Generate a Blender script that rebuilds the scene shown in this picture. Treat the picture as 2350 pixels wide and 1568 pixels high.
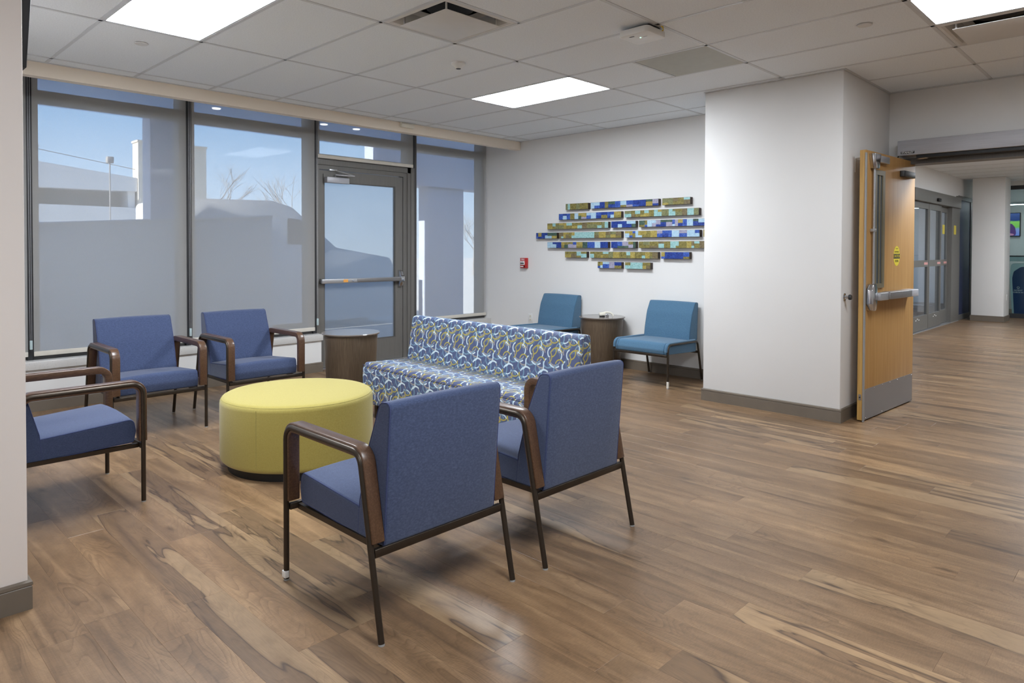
import bpy, bmesh, math, random
from mathutils import Vector, Matrix

# ------------------------------------------------------------------ reset
for _o in list(bpy.data.objects):
    bpy.data.objects.remove(_o, do_unlink=True)
S = bpy.context.scene
COL = S.collection
PI = math.pi
R = random.Random(7)

# ------------------------------------------------------------------ camera
CAM_Z = 1.351
F_PX, YAW, PITCH, ROLL, CY = 1575.0, -0.77310, -0.018323, 0.002817, 601.95
_f = Vector((math.sin(YAW) * math.cos(PITCH), math.cos(YAW) * math.cos(PITCH), math.sin(PITCH)))
_r = Vector((math.cos(YAW), -math.sin(YAW), 0))
_u = _r.cross(_f)
_r2 = _r * math.cos(ROLL) + _u * math.sin(ROLL)
_u2 = -_r * math.sin(ROLL) + _u * math.cos(ROLL)
cd = bpy.data.cameras.new('camera')
cam = bpy.data.objects.new('camera', cd)
COL.objects.link(cam)
cd.sensor_fit = 'HORIZONTAL'
cd.sensor_width = 36.0
cd.lens = F_PX / 2350.0 * 36.0
cd.shift_y = -(784.0 - CY) / 2350.0
cd.clip_start = 0.02
cd.clip_end = 400
M = Matrix((_r2, _u2, -_f)).transposed().to_4x4()
M.translation = Vector((0, 0, CAM_Z))
cam.matrix_world = M
S.camera = cam

# ------------------------------------------------------------------ world, sun, exposure
SKY_STRENGTH = 1.25
W = bpy.data.worlds.new('world')
S.world = W
W.use_nodes = True
nt = W.node_tree
nt.nodes.clear()
_o = nt.nodes.new('ShaderNodeOutputWorld')
_b = nt.nodes.new('ShaderNodeBackground')
_tc = nt.nodes.new('ShaderNodeTexCoord')
_sx = nt.nodes.new('ShaderNodeSeparateXYZ')
_cr = nt.nodes.new('ShaderNodeValToRGB')
_cr.color_ramp.elements[0].position = 0.0
_cr.color_ramp.elements[0].color = (0.80, 0.95, 1.10, 1)
_cr.color_ramp.elements[1].position = 0.55
_cr.color_ramp.elements[1].color = (0.34, 0.54, 0.95, 1)
_e = _cr.color_ramp.elements.new(0.16)
_e.color = (0.42, 0.69, 1.05, 1)
nt.links.new(_tc.outputs['Generated'], _sx.inputs[0])
nt.links.new(_sx.outputs['Z'], _cr.inputs[0])
nt.links.new(_cr.outputs[0], _b.inputs[0])
_b.inputs[1].default_value = SKY_STRENGTH
nt.links.new(_b.outputs[0], _o.inputs[0])

sd = bpy.data.lights.new('sun', 'SUN')
sd.energy = 16.0
sd.angle = 0.01
sd.color = (1.0, 0.92, 0.80)
sun = bpy.data.objects.new('sun', sd)
COL.objects.link(sun)
sun.location = (-20, -20, 20)
sun.rotation_euler = Vector((0.0, 1.0, -0.55)).to_track_quat('-Z', 'Y').to_euler()

PANEL_WINDOW, PANEL_ROOM, PANEL_NEAR, PANEL_CORRIDOR = 39.0, 18.5, 31.0, 40.0      # panel groups given separate strengths to balance the light
vs = S.view_settings
vs.view_transform = 'Standard'
vs.look = 'None'
vs.exposure = 0.08
vs.gamma = 1.0
vs.use_curve_mapping = False


# ------------------------------------------------------------------ materials
def lin(c):
    c = c / 255.0
    return c / 12.92 if c <= 0.04045 else ((c + 0.055) / 1.055) ** 2.4


def rgb(r, g, b):
    return (lin(r), lin(g), lin(b), 1.0)


class NB:
    """small node helper"""
    def __init__(s, name):
        s.m = bpy.data.materials.new(name)
        s.m.use_nodes = True
        s.t = s.m.node_tree
        s.p = s.t.nodes['Principled BSDF']
        s.out = s.t.nodes['Material Output']

    def n(s, typ, **kw):
        x = s.t.nodes.new('ShaderNode' + typ)
        for k, v in kw.items():
            setattr(x, k, v)
        return x

    def l(s, a, b):
        s.t.links.new(a, b)

    def val(s, sock, v):
        if hasattr(v, 'bl_idname') or hasattr(v, 'is_output'):
            s.l(v, sock)
        else:
            sock.default_value = v

    def math(s, op, a, b=0.0, c=None, clamp=False):
        x = s.n('Math', operation=op, use_clamp=clamp)
        s.val(x.inputs[0], a)
        s.val(x.inputs[1], b)
        if c is not None:
            s.val(x.inputs[2], c)
        return x.outputs[0]

    def mix(s, f, a, b, blend='MIX'):
        x = s.n('Mix', data_type='RGBA', blend_type=blend)
        s.val(x.inputs[0], f)
        s.val(x.inputs[6], a)
        s.val(x.inputs[7], b)
        return x.outputs[2]

    def noise(s, vec, scale, detail=2.0, rough=0.5, dist=0.0):
        x = s.n('TexNoise')
        if vec is not None:
            s.l(vec, x.inputs['Vector'])
        x.inputs['Scale'].default_value = scale
        x.inputs['Detail'].default_value = detail
        x.inputs['Roughness'].default_value = rough
        x.inputs['Distortion'].default_value = dist
        return x.outputs[0]

    def mapping(s, vec, scale=(1, 1, 1), loc=(0, 0, 0), rot=(0, 0, 0)):
        x = s.n('Mapping')
        s.l(vec, x.inputs[0])
        x.inputs['Location'].default_value = loc
        x.inputs['Rotation'].default_value = rot
        x.inputs['Scale'].default_value = scale
        return x.outputs[0]

    def ramp(s, f, *stops):
        x = s.n('ValToRGB')
        e = x.color_ramp.elements
        e[0].position, e[0].color = stops[0]
        e[1].position, e[1].color = stops[-1]
        for p_, c_ in stops[1:-1]:
            k = e.new(p_)
            k.color = c_
        s.l(f, x.inputs[0])
        return x.outputs[0]

    def bump(s, h, strength=0.2, dist=0.002):
        x = s.n('Bump')
        x.inputs['Strength'].default_value = strength
        x.inputs['Distance'].default_value = dist
        s.l(h, x.inputs['Height'])
        s.l(x.outputs[0], s.p.inputs['Normal'])


def dim(c, k):
    return (c[0] * k, c[1] * k, c[2] * k, 1)


def plain(name, col, rough=0.5, metal=0.0, spec=0.5, var=0.06, nscale=14.0, bump=0.0, bscale=300.0, coat=0.0):
    b = NB(name)
    tc = b.n('TexCoord').outputs['Object']
    f = b.noise(tc, nscale, 3)
    b.l(b.ramp(f, (0.3, dim(col, 1 - var)), (0.7, dim(col, 1 + var))), b.p.inputs['Base Color'])
    b.p.inputs['Roughness'].default_value = rough
    b.p.inputs['Metallic'].default_value = metal
    b.p.inputs['Specular IOR Level'].default_value = spec
    b.p.inputs['Coat Weight'].default_value = coat
    if bump:
        b.bump(b.noise(tc, bscale, 2), bump, 0.001)
    return b.m


def emit(name, col, strength, base=0.8):
    b = NB(name)
    tc = b.n('TexCoord').outputs['Object']
    f = b.noise(tc, 3.0, 1)
    b.l(b.ramp(f, (0.0, dim(col, 0.97)), (1.0, col)), b.p.inputs['Emission Color'])
    b.p.inputs['Base Color'].default_value = (base, base, base, 1)
    b.p.inputs['Emission Strength'].default_value = strength
    return b.m


def brushed(name, col, rough=0.35, axis=0, metal=1.0):
    b = NB(name)
    tc = b.n('TexCoord').outputs['Object']
    sc = [260, 260, 260]
    sc[axis] = 4
    f = b.noise(b.mapping(tc, sc), 1.0, 3)
    b.l(b.ramp(f, (0.25, dim(col, 0.86)), (0.75, dim(col, 1.12))), b.p.inputs['Base Color'])
    b.p.inputs['Roughness'].default_value = rough
    b.p.inputs['Metallic'].default_value = metal
    b.bump(f, 0.05, 0.0004)
    return b.m


def fabric(name, col, dark, light, scale=1.0, rough=0.9):
    b = NB(name)
    tc = b.n('TexCoord').outputs['Object']
    h1 = b.noise(b.mapping(tc, (900 * scale, 90 * scale, 140 * scale)), 1.0, 2)
    h2 = b.noise(b.mapping(tc, (120 * scale, 700 * scale, 900 * scale)), 1.0, 2)
    h3 = b.noise(tc, 420 * scale, 2)
    s_ = b.math('ADD', b.math('MULTIPLY', h1, 0.4), b.math('ADD', b.math('MULTIPLY', h2, 0.35), b.math('MULTIPLY', h3, 0.25)))
    c_ = b.ramp(s_, (0.36, dark), (0.5, col), (0.64, light))
    b.l(c_, b.p.inputs['Base Color'])
    b.p.inputs['Roughness'].default_value = rough
    b.p.inputs['Specular IOR Level'].default_value = 0.25
    b.p.inputs['Sheen Weight'].default_value = 0.25
    b.p.inputs['Sheen Roughness'].default_value = 0.5
    b.bump(s_, 0.35, 0.0008)
    return b.m


def wood(name, dark, mid, light, axis=0, rough=0.35, fine=70.0, stretch=14.0, coat=0.0, spec=0.5):
    b = NB(name)
    tc = b.n('TexCoord').outputs['Object']
    sc = [fine, fine, fine]
    sc[axis] = fine / stretch
    f = b.noise(b.mapping(tc, sc), 1.0, 4, 0.6, 0.4)
    b.l(b.ramp(f, (0.25, dark), (0.5, mid), (0.75, light)), b.p.inputs['Base Color'])
    b.p.inputs['Roughness'].default_value = rough
    b.p.inputs['Specular IOR Level'].default_value = spec
    b.p.inputs['Coat Weight'].default_value = coat
    b.p.inputs['Coat Roughness'].default_value = 0.2
    b.bump(f, 0.06, 0.0006)
    return b.m


def floor_material():
    b = NB('wood_plank_vinyl')
    pos = b.n('NewGeometry').outputs['Position']
    rnd = b.n('ObjectInfo').outputs['Random']
    isl = b.n('NewGeometry').outputs['Random Per Island']
    rr = b.math('FRACT', b.math('ADD', b.math('MULTIPLY', rnd, 7.31), isl))
    comb = b.n('CombineXYZ')
    b.l(b.math('MULTIPLY', rr, 37.0), comb.inputs[0])
    b.l(b.math('MULTIPLY', rr, 91.0), comb.inputs[1])
    add = b.n('VectorMath', operation='ADD')
    b.l(pos, add.inputs[0])
    b.l(comb.outputs[0], add.inputs[1])
    v = add.outputs[0]
    # heartwood / sapwood figure, ring lines, blotches and cross-grain
    r2 = b.math('FRACT', b.math('MULTIPLY', rr, 29.3))
    heart = b.noise(b.mapping(v, (0.75, 8.0, 1)), 1.0, 3.0, 0.5, 0.7)
    fig = b.noise(b.mapping(v, (1.0, 10.0, 1)), 1.0, 3, 0.55, 0.8)
    cont = b.noise(b.mapping(v, (1.5, 6.0, 1)), 1.0, 2.0, 0.45, 0.35)
    lines = b.math('FRACT', b.math('MULTIPLY', cont, 26.0))
    msk = b.noise(b.mapping(v, (1.8, 5.0, 1)), 1.0, 2, 0.5)
    blot = b.noise(b.mapping(v, (9, 16, 1)), 1.0, 5, 0.62)
    fine = b.noise(b.mapping(v, (11, 240, 1)), 1.0, 3, 0.6)
    cross = b.noise(b.mapping(v, (230, 40, 1)), 1.0, 2, 0.6)
    knot = b.n('TexVoronoi')
    b.l(b.mapping(v, (1.5, 4.2, 1)), knot.inputs['Vector'])
    knot.inputs['Scale'].default_value = 1.0
    sap = b.ramp(heart, (0.22, rgb(94, 74, 57)), (0.40, rgb(122, 98, 74)), (0.476, rgb(114, 91, 69)), (0.492, rgb(78, 61, 48)), (0.507, rgb(134, 109, 82)), (0.56, rgb(153, 127, 97)), (0.75, rgb(150, 124, 95)))
    calm = b.ramp(fig, (0.26, rgb(100, 79, 59)), (0.45, rgb(127, 101, 75)), (0.60, rgb(142, 115, 87)), (0.78, rgb(167, 138, 104)))
    base = b.mix(b.math('GREATER_THAN', r2, 0.80), calm, sap)
    bl = b.ramp(blot, (0.30, (0.82, 0.81, 0.80, 1)), (0.5, (0.98, 0.98, 0.98, 1)), (0.72, (1.10, 1.09, 1.08, 1)))
    base = b.mix(1.0, base, bl, 'MULTIPLY')
    streak = b.ramp(lines, (0.0, (0.66, 0.63, 0.61, 1)), (0.16, (0.86, 0.85, 0.84, 1)), (0.55, (1.02, 1.02, 1.01, 1)), (0.92, (1.06, 1.05, 1.04, 1)), (1.0, (0.88, 0.87, 0.86, 1)))
    mk = b.ramp(msk, (0.42, (0.10, 0.10, 0.10, 1)), (0.64, (0.95, 0.95, 0.95, 1)))
    c1 = b.mix(mk, base, b.mix(1.0, base, streak, 'MULTIPLY'))
    kd = b.ramp(knot.outputs['Distance'], (0.0, (0.40, 0.36, 0.34, 1)), (0.035, (0.62, 0.60, 0.58, 1)), (0.10, (1, 1, 1, 1)))
    c1 = b.mix(1.0, c1, kd, 'MULTIPLY')
    fr = b.ramp(fine, (0.3, (0.88, 0.875, 0.87, 1)), (0.62, (1.04, 1.04, 1.04, 1)))
    c2 = b.mix(1.0, c1, fr, 'MULTIPLY')
    xr = b.ramp(cross, (0.35, (0.86, 0.85, 0.85, 1)), (0.6, (1.02, 1.02, 1.02, 1)))
    c2b = b.mix(b.math('MULTIPLY', b.math('LESS_THAN', r2, 0.80), 0.9), c2, b.mix(1.0, c2, xr, 'MULTIPLY'))
    tone = b.ramp(b.math('FRACT', b.math('MULTIPLY', rr, 13.7)), (0.0, (0.88, 0.87, 0.87, 1)), (0.35, (0.97, 0.96, 0.95, 1)), (0.7, (1.0, 0.99, 0.97, 1)), (1.0, (1.12, 1.09, 1.04, 1)))
    c3 = b.mix(1.0, c2b, tone, 'MULTIPLY')
    b.l(c3, b.p.inputs['Base Color'])
    b.l(b.math('ADD', b.math('MULTIPLY', fine, 0.12), 0.30), b.p.inputs['Roughness'])
    b.p.inputs['Specular IOR Level'].default_value = 0.5
    b.bump(fine, 0.10, 0.0008)
    return b.m


def ring_fabric():
    b = NB('ring_pattern_upholstery')
    uv = b.n('UVMap').outputs[0]
    sx = b.n('SeparateXYZ')
    b.l(uv, sx.inputs[0])
    U, V = sx.outputs[0], sx.outputs[1]
    PU, PV = 0.170, 0.270
    tc = b.n('TexCoord').outputs['Object']
    weave = b.noise(b.mapping(tc, (700, 700, 700)), 1.0, 2)
    col = b.ramp(weave, (0.3, rgb(72, 82, 116)), (0.7, rgb(88, 98, 132)))
    pale, yel, taupe, teal = rgb(208, 226, 234), rgb(178, 164, 72), rgb(158, 153, 148), rgb(118, 150, 172)
    dusk = rgb(92, 112, 142)
    A = [  # cu, cv, r, width, start, sweep, colour
        (0.030, 0.050, 0.050, 0.011, 0.3, 4.2, dusk),
        (0.120, 0.185, 0.052, 0.012, 2.4, 4.0, dusk),
        (0.085, 0.120, 0.040, 0.009, 0.2, 3.0, teal),
        (0.150, 0.035, 0.038, 0.009, 3.3, 2.6, teal),
        (0.045, 0.195, 0.047, 0.010, 5.0, 2.4, teal),
        (0.040, 0.060, 0.040, 0.008, 2.9, 3.0, taupe),
        (0.115, 0.195, 0.042, 0.008, 5.4, 2.8, taupe),
        (0.150, 0.110, 0.034, 0.008, 1.2, 2.5, taupe),
        (0.050, 0.072, 0.048, 0.0085, 0.5, 2.3, yel),
        (0.118, 0.190, 0.047, 0.0085, 3.0, 2.7, yel),
        (0.015, 0.205, 0.036, 0.0075, 3.6, 2.4, yel),
        (0.135, 0.060, 0.036, 0.0075, 5.2, 1.9, yel),
        (0.042, 0.062, 0.052, 0.0095, 3.9, 1.5, pale),
        (0.055, 0.080, 0.034, 0.0080, 5.6, 2.2, pale),
        (0.125, 0.180, 0.050, 0.0095, 1.0, 1.7, pale),
        (0.110, 0.205, 0.030, 0.0075, 4.4, 1.9, pale),
        (0.010, 0.150, 0.040, 0.0080, 0.6, 1.2, pale),
        (0.160, 0.010, 0.040, 0.0085, 2.2, 1.4, pale),
        (0.085, 0.018, 0.030, 0.0080, 0.4, 2.6, yel),
        (0.088, 0.030, 0.040, 0.0090, 3.4, 1.9, taupe),
        (0.083, 0.250, 0.036, 0.0085, 1.8, 2.4, teal),
        (0.160, 0.245, 0.034, 0.0085, 4.0, 2.2, dusk),
        (0.080, 0.255, 0.028, 0.0075, 4.6, 2.0, pale),
        (0.005, 0.095, 0.030, 0.0080, 2.0, 2.2, pale),
        (0.000, 0.110, 0.036, 0.0080, 4.9, 2.0, yel),
        (0.085, 0.135, 0.028, 0.0075, 3.4, 2.0, taupe),
        (0.165, 0.165, 0.026, 0.0070, 0.2, 2.4, teal),
        (0.045, 0.140, 0.024, 0.0070, 5.2, 2.0, pale),
    ]
    for cu, cv, r, w, a0, sw, c in A:
        r, w = r * 1.22, w * 1.12
        fu = b.math('SUBTRACT', b.math('FRACT', b.math('ADD', b.math('MULTIPLY', U, 1 / PU), 10.5 - cu / PU)), 0.5)
        fv = b.math('SUBTRACT', b.math('FRACT', b.math('ADD', b.math('MULTIPLY', V, 1 / PV), 10.5 - cv / PV)), 0.5)
        du = b.math('MULTIPLY', fu, PU)
        dv = b.math('MULTIPLY', fv, PV)
        rad = b.math('SQRT', b.math('ADD', b.math('MULTIPLY', du, du), b.math('MULTIPLY', dv, dv)))
        near = b.math('LESS_THAN', b.math('ABSOLUTE', b.math('SUBTRACT', rad, r)), w / 2)
        ang = b.math('FRACT', b.math('ADD', b.math('MULTIPLY', b.math('ARCTAN2', dv, du), 1 / (2 * PI)), 2 - a0 / (2 * PI)))
        msk = b.math('MULTIPLY', near, b.math('LESS_THAN', ang, sw / (2 * PI)))
        col = b.mix(b.math('MULTIPLY', msk, 0.92), col, c)
    b.l(col, b.p.inputs['Base Color'])
    b.p.inputs['Roughness'].default_value = 0.55
    b.p.inputs['Specular IOR Level'].default_value = 0.4
    b.bump(weave, 0.2, 0.0006)
    return b.m


def shade_material():
    b = NB('solar_shade_fabric')
    tc = b.n('TexCoord').outputs['Object']
    wv = b.noise(b.mapping(tc, (400, 400, 60)), 1.0, 2)
    colr = b.ramp(wv, (0.3, rgb(233, 231, 228)), (0.7, rgb(236, 234, 231)))
    d = b.n('BsdfDiffuse')
    b.l(colr, d.inputs[0])
    t = b.n('BsdfTranslucent')
    b.l(colr, t.inputs[0])
    m1 = b.n('MixShader')
    m1.inputs[0].default_value = 0.30
    b.l(d.outputs[0], m1.inputs[1])
    b.l(t.outputs[0], m1.inputs[2])
    tr = b.n('BsdfTransparent')
    m2 = b.n('MixShader')
    m2.inputs[0].default_value = 0.70          # per face, two faces: about half open
    b.l(m1.outputs[0], m2.inputs[1])
    b.l(tr.outputs[0], m2.inputs[2])
    b.l(m2.outputs[0], b.out.inputs['Surface'])
    return b.m


def glass_material(name, tint=(1, 1, 1, 1), refl=0.10, haze=0.0):
    b = NB(name)
    tc = b.n('TexCoord').outputs['Object']
    f = b.noise(tc, 3.0, 2)
    tr = b.n('BsdfTransparent')
    b.l(b.ramp(f, (0.3, dim(tint, 0.985)), (0.7, tint)), tr.inputs[0])
    g = b.n('BsdfGlossy')
    g.inputs['Roughness'].default_value = 0.02
    fr = b.n('Fresnel')
    fr.inputs[0].default_value = 1.35
    mx = b.n('MixShader')
    b.l(b.math('MULTIPLY', fr.outputs[0], refl * 10, clamp=True), mx.inputs[0])
    clear = tr.outputs[0]
    if haze:                                   # dusty film on the pane scatters a little light
        df = b.n('BsdfDiffuse')
        df.inputs[0].default_value = (0.62, 0.66, 0.70, 1)
        tl_ = b.n('BsdfTranslucent')
        tl_.inputs[0].default_value = (0.62, 0.66, 0.70, 1)
        h1 = b.n('MixShader')
        h1.inputs[0].default_value = 0.6
        b.l(df.outputs[0], h1.inputs[1])
        b.l(tl_.outputs[0], h1.inputs[2])
        h2 = b.n('MixShader')
        h2.inputs[0].default_value = haze
        b.l(tr.outputs[0], h2.inputs[1])
        b.l(h1.outputs[0], h2.inputs[2])
        clear = h2.outputs[0]
    b.l(clear, mx.inputs[1])
    b.l(g.outputs[0], mx.inputs[2])
    b.l(mx.outputs[0], b.out.inputs['Surface'])
    return b.m


def tile_material():
    b = NB('acoustic_tile')
    tc = b.n('TexCoord').outputs['Object']
    n1 = b.noise(tc, 420, 2, 0.6)
    n2 = b.noise(tc, 110, 3, 0.6)
    c = b.ramp(b.math('ADD', b.math('MULTIPLY', n1, 0.6), b.math('MULTIPLY', n2, 0.4)), (0.36, rgb(220, 224, 228)), (0.5, rgb(234, 239, 243)), (0.62, rgb(239, 244, 248)))
    b.l(c, b.p.inputs['Base Color'])
    b.p.inputs['Roughness'].default_value = 0.95
    b.p.inputs['Specular IOR Level'].default_value = 0.1
    b.bump(n1, 0.3, 0.0015)
    return b.m


def paint(name, col):
    return plain(name, col, rough=0.62, spec=0.3, var=0.012, nscale=2.0, bump=0.05, bscale=500)


def speckled(name, base, c2, c3):
    b = NB(name)
    tc = b.n('TexCoord').outputs['Object']
    v = b.n('TexVoronoi')
    b.l(tc, v.inputs['Vector'])
    v.inputs['Scale'].default_value = 130
    c = b.ramp(v.outputs['Distance'], (0.0, c3), (0.16, c2), (0.3, base), (1.0, base))
    n_ = b.noise(tc, 60, 3)
    b.l(b.mix(b.math('GREATER_THAN', n_, 0.52), base, c), b.p.inputs['Base Color'])
    b.p.inputs['Roughness'].default_value = 0.3
    return b.m


def mottled(name, a, bcol, c):
    b = NB(name)
    pos = b.n('NewGeometry').outputs['Position']
    f = b.noise(pos, 46, 4, 0.7, 1.2)
    b.l(b.ramp(f, (0.32, a), (0.5, bcol), (0.68, c)), b.p.inputs['Base Color'])
    b.p.inputs['Roughness'].default_value = 0.35
    b.bump(f, 0.4, 0.001)
    return b.m


def screen_mat(name, stops, strength, axis='Z', scale=1.0):
    b = NB(name)
    tc = b.n('TexCoord').outputs['Generated']
    sx = b.n('SeparateXYZ')
    b.l(tc, sx.inputs[0])
    n_ = b.noise(tc, 14, 3)
    f = b.math('ADD', sx.outputs[axis], b.math('MULTIPLY', b.math('SUBTRACT', n_, 0.5), 0.12))
    c = b.ramp(f, *stops)
    b.l(c, b.p.inputs['Emission Color'])
    b.p.inputs['Emission Strength'].default_value = strength
    b.p.inputs['Base Color'].default_value = (0.02, 0.02, 0.02, 1)
    b.p.inputs['Roughness'].default_value = 0.2
    return b.m


MT = {}
MT['floor'] = floor_material()
MT['slab'] = plain('floor_substrate', rgb(70, 58, 48), 0.8)
MT['wall'] = paint('warm_white_wall_paint', rgb(230, 229, 227))
MT['wallpink'] = paint('warm_pale_pillar_paint', rgb(240, 232, 226))
MT['cream'] = paint('cream_bulkhead_paint', rgb(236, 224, 208))
MT['base'] = plain('taupe_vinyl_base', rgb(112, 102, 90), 0.45, var=0.05, nscale=8)
MT['tile'] = tile_material()
MT['tbar'] = plain('white_painted_steel', rgb(206, 209, 212), 0.45, var=0.02)
MT['ceil'] = plain('ceiling_back', rgb(205, 203, 198), 0.9, var=0.02)
MT['panel'] = emit('troffer_lens', (0.92, 0.98, 1.05, 1), PANEL_ROOM)
MT['panelw'] = emit('troffer_lens_window_group', (0.92, 0.98, 1.05, 1), PANEL_WINDOW)
MT['paneln'] = emit('troffer_lens_near_group', (0.92, 0.98, 1.05, 1), PANEL_NEAR)
MT['panelc'] = emit('troffer_lens_corridor_group', (0.92, 0.98, 1.05, 1), PANEL_CORRIDOR)
MT['white'] = plain('white_plastic', rgb(232, 232, 230), 0.4, var=0.02)
MT['offwhite'] = plain('offwhite_plastic', rgb(226, 222, 208), 0.4, var=0.03)
MT['diffuser'] = plain('diffuser_white', rgb(214, 213, 210), 0.45, var=0.02)
MT['black'] = plain('matte_black', rgb(16, 16, 18), 0.5, var=0.1)
MT['dark'] = plain('dark_grey', rgb(48, 48, 50), 0.45, var=0.06)
MT['access'] = plain('access_panel_grey', rgb(178, 178, 168), 0.55, var=0.03)
MT['bronze'] = brushed('dark_bronze_frame', rgb(98, 96, 94), 0.45, 2, 0.2)
MT['alum'] = brushed('grey_aluminium_frame', rgb(116, 114, 110), 0.45, 2, 0.15)
MT['steel'] = brushed('brushed_steel', rgb(182, 183, 186), 0.32, 1, 0.6)
MT['kick'] = brushed('kick_plate_steel', rgb(140, 138, 138), 0.40, 1, 0.6)
MT['opbox'] = brushed('operator_aluminium', rgb(180, 181, 187), 0.40, 0, 0.15)
MT['chrome'] = plain('chrome', rgb(205, 206, 210), 0.16, 1.0, var=0.03)
MT['glass'] = glass_material('window_glass', (0.93, 0.96, 0.98, 1), refl=0.03)
MT['doorglass'] = glass_material('filmed_door_glass', (0.93, 0.96, 0.98, 1), refl=0.05, haze=0.46)
MT['glass2'] = glass_material('partition_glass', (0.85, 0.93, 0.93, 1))
MT['shade'] = shade_material()
MT['hem'] = plain('shade_hem', rgb(214, 208, 197), 0.7, var=0.03)
MT['sill'] = speckled('terrazzo_sill', rgb(208, 206, 203), rgb(176, 172, 168), rgb(120, 114, 108))
MT['blue'] = fabric('slate_blue_fabric', rgb(63, 75, 106), rgb(51, 62, 91), rgb(79, 92, 124))
MT['bluepipe'] = plain('slate_blue_piping', rgb(62, 72, 114), 0.9, var=0.08, nscale=200)
MT['teal'] = fabric('steel_teal_fabric', rgb(75, 110, 137), rgb(63, 95, 121), rgb(90, 127, 154), 1.2)
MT['tealpipe'] = plain('teal_piping', rgb(58, 96, 124), 0.9, var=0.08, nscale=200)
MT['lime'] = fabric('chartreuse_fabric', rgb(171, 158, 84), rgb(162, 149, 75), rgb(180, 167, 93), 0.9)
MT['limepipe'] = plain('chartreuse_seam', rgb(166, 157, 92), 0.9, var=0.06, nscale=200)
MT['ring'] = ring_fabric()
MT['ringpipe'] = plain('indigo_piping', rgb(66, 74, 120), 0.7, var=0.08, nscale=200)
MT['walnut'] = wood('walnut_arm', rgb(70, 49, 35), rgb(87, 62, 45), rgb(104, 77, 57), 0, 0.34, 150, 3, coat=0.25)
MT['tube'] = plain('bronze_steel_tube', rgb(70, 62, 54), 0.38, 0.75, var=0.06)
MT['glide'] = plain('grey_glide', rgb(150, 150, 148), 0.4, var=0.03)
MT['drum'] = wood('drum_laminate', rgb(74, 61, 49), rgb(91, 77, 62), rgb(107, 93, 77), 2, 0.42, 150, 60)
MT['drumtop'] = plain('drum_top_laminate', rgb(120, 112, 106), 0.10, spec=0.7, var=0.05, nscale=30)
MT['maple'] = wood('maple_veneer', rgb(168, 127, 74), rgb(180, 138, 84), rgb(190, 150, 97), 2, 0.45, 45, 30, spec=0.18)
MT['mapleedge'] = wood('maple_edge', rgb(172, 132, 70), rgb(190, 150, 84), rgb(204, 168, 100), 2, 0.4, 60, 20)
MT['lite'] = plain('olive_grey_metal', rgb(122, 112, 88), 0.45, 0.3, var=0.05)
MT['sticker'] = plain('yellow_sticker', rgb(226, 206, 60), 0.4, var=0.03)
MT['red'] = plain('fire_red', rgb(176, 30, 30), 0.35, var=0.05)
MT['orange'] = plain('orange_label', rgb(240, 170, 84), 0.5, var=0.05)
MT['pinklabel'] = plain('red_white_label', rgb(220, 160, 156), 0.5, var=0.1)
MT['navy'] = plain('navy_panel', rgb(52, 58, 90), 0.45, var=0.06)
MT['navy2'] = plain('kiosk_navy', rgb(24, 52, 98), 0.35, var=0.05)
MT['palegrey'] = plain('pale_grey_shell', rgb(186, 204, 206), 0.35, var=0.04)
MT['brownedge'] = plain('dark_brown_edge', rgb(54, 40, 32), 0.6, var=0.1)
MT['yellow'] = plain('yellow_cable', rgb(222, 190, 40), 0.5)
MT['led'] = emit('status_led', (0.3, 1.0, 0.7, 1), 3.0)
MT['lamp'] = emit('canopy_lamp', (1.0, 0.95, 0.88, 1), 2.0)
MT['asphalt'] = plain('asphalt', rgb(176, 176, 174), 0.9, var=0.08, nscale=2)
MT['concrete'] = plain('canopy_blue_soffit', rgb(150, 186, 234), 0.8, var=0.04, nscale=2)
MT['canopycol'] = plain('canopy_column_paint', rgb(158, 166, 184), 0.7, var=0.04, nscale=2)
MT['garage'] = plain('garage_precast', rgb(206, 206, 206), 0.8, var=0.04, nscale=1)
MT['tower'] = plain('tower_precast', rgb(198, 190, 176), 0.8, var=0.04, nscale=1)
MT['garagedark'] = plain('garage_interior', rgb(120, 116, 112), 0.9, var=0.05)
MT['van'] = plain('white_van_paint', rgb(205, 208, 212), 0.35, var=0.02)
MT['vanglass'] = plain('van_glass', rgb(70, 84, 98), 0.1, var=0.05)
MT['trailer'] = plain('grey_trailer_skin', rgb(186, 190, 198), 0.4, var=0.03)
MT['bark'] = plain('bare_bark', rgb(126, 124, 124), 0.9, var=0.15)
MT['tyre'] = plain('haze_pale_tyre_rubber', rgb(132, 134, 138), 0.8)  # glass haze put into the colour: paler than real tyre rubber
MT['tv'] = screen_mat('tv_picture', ((0.0, rgb(96, 120, 190)), (0.28, rgb(120, 140, 196)), (0.38, rgb(110, 176, 80)), (0.62, rgb(130, 190, 90)), (0.68, rgb(40, 62, 116)), (1.0, rgb(56, 80, 140))), 1.0)
MT['purple'] = emit('tv_figure_purple', rgb(74, 40, 104), 0.9, 0.02)
MT['skin'] = emit('tv_figure_arm', rgb(168, 120, 150), 0.9, 0.02)
BLUES = [mottled('cobalt_patch', rgb(18, 36, 104), rgb(32, 58, 138), rgb(66, 96, 174)),
         mottled('royal_patch', rgb(34, 60, 140), rgb(52, 84, 168), rgb(100, 130, 196)),
         mottled('sky_patch', rgb(140, 176, 206), rgb(168, 200, 220), rgb(196, 216, 228)),
         mottled('lavender_patch', rgb(134, 132, 156), rgb(158, 154, 176), rgb(176, 176, 192)),
         mottled('forest_patch', rgb(40, 58, 54), rgb(66, 90, 78), rgb(100, 120, 100))]
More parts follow.
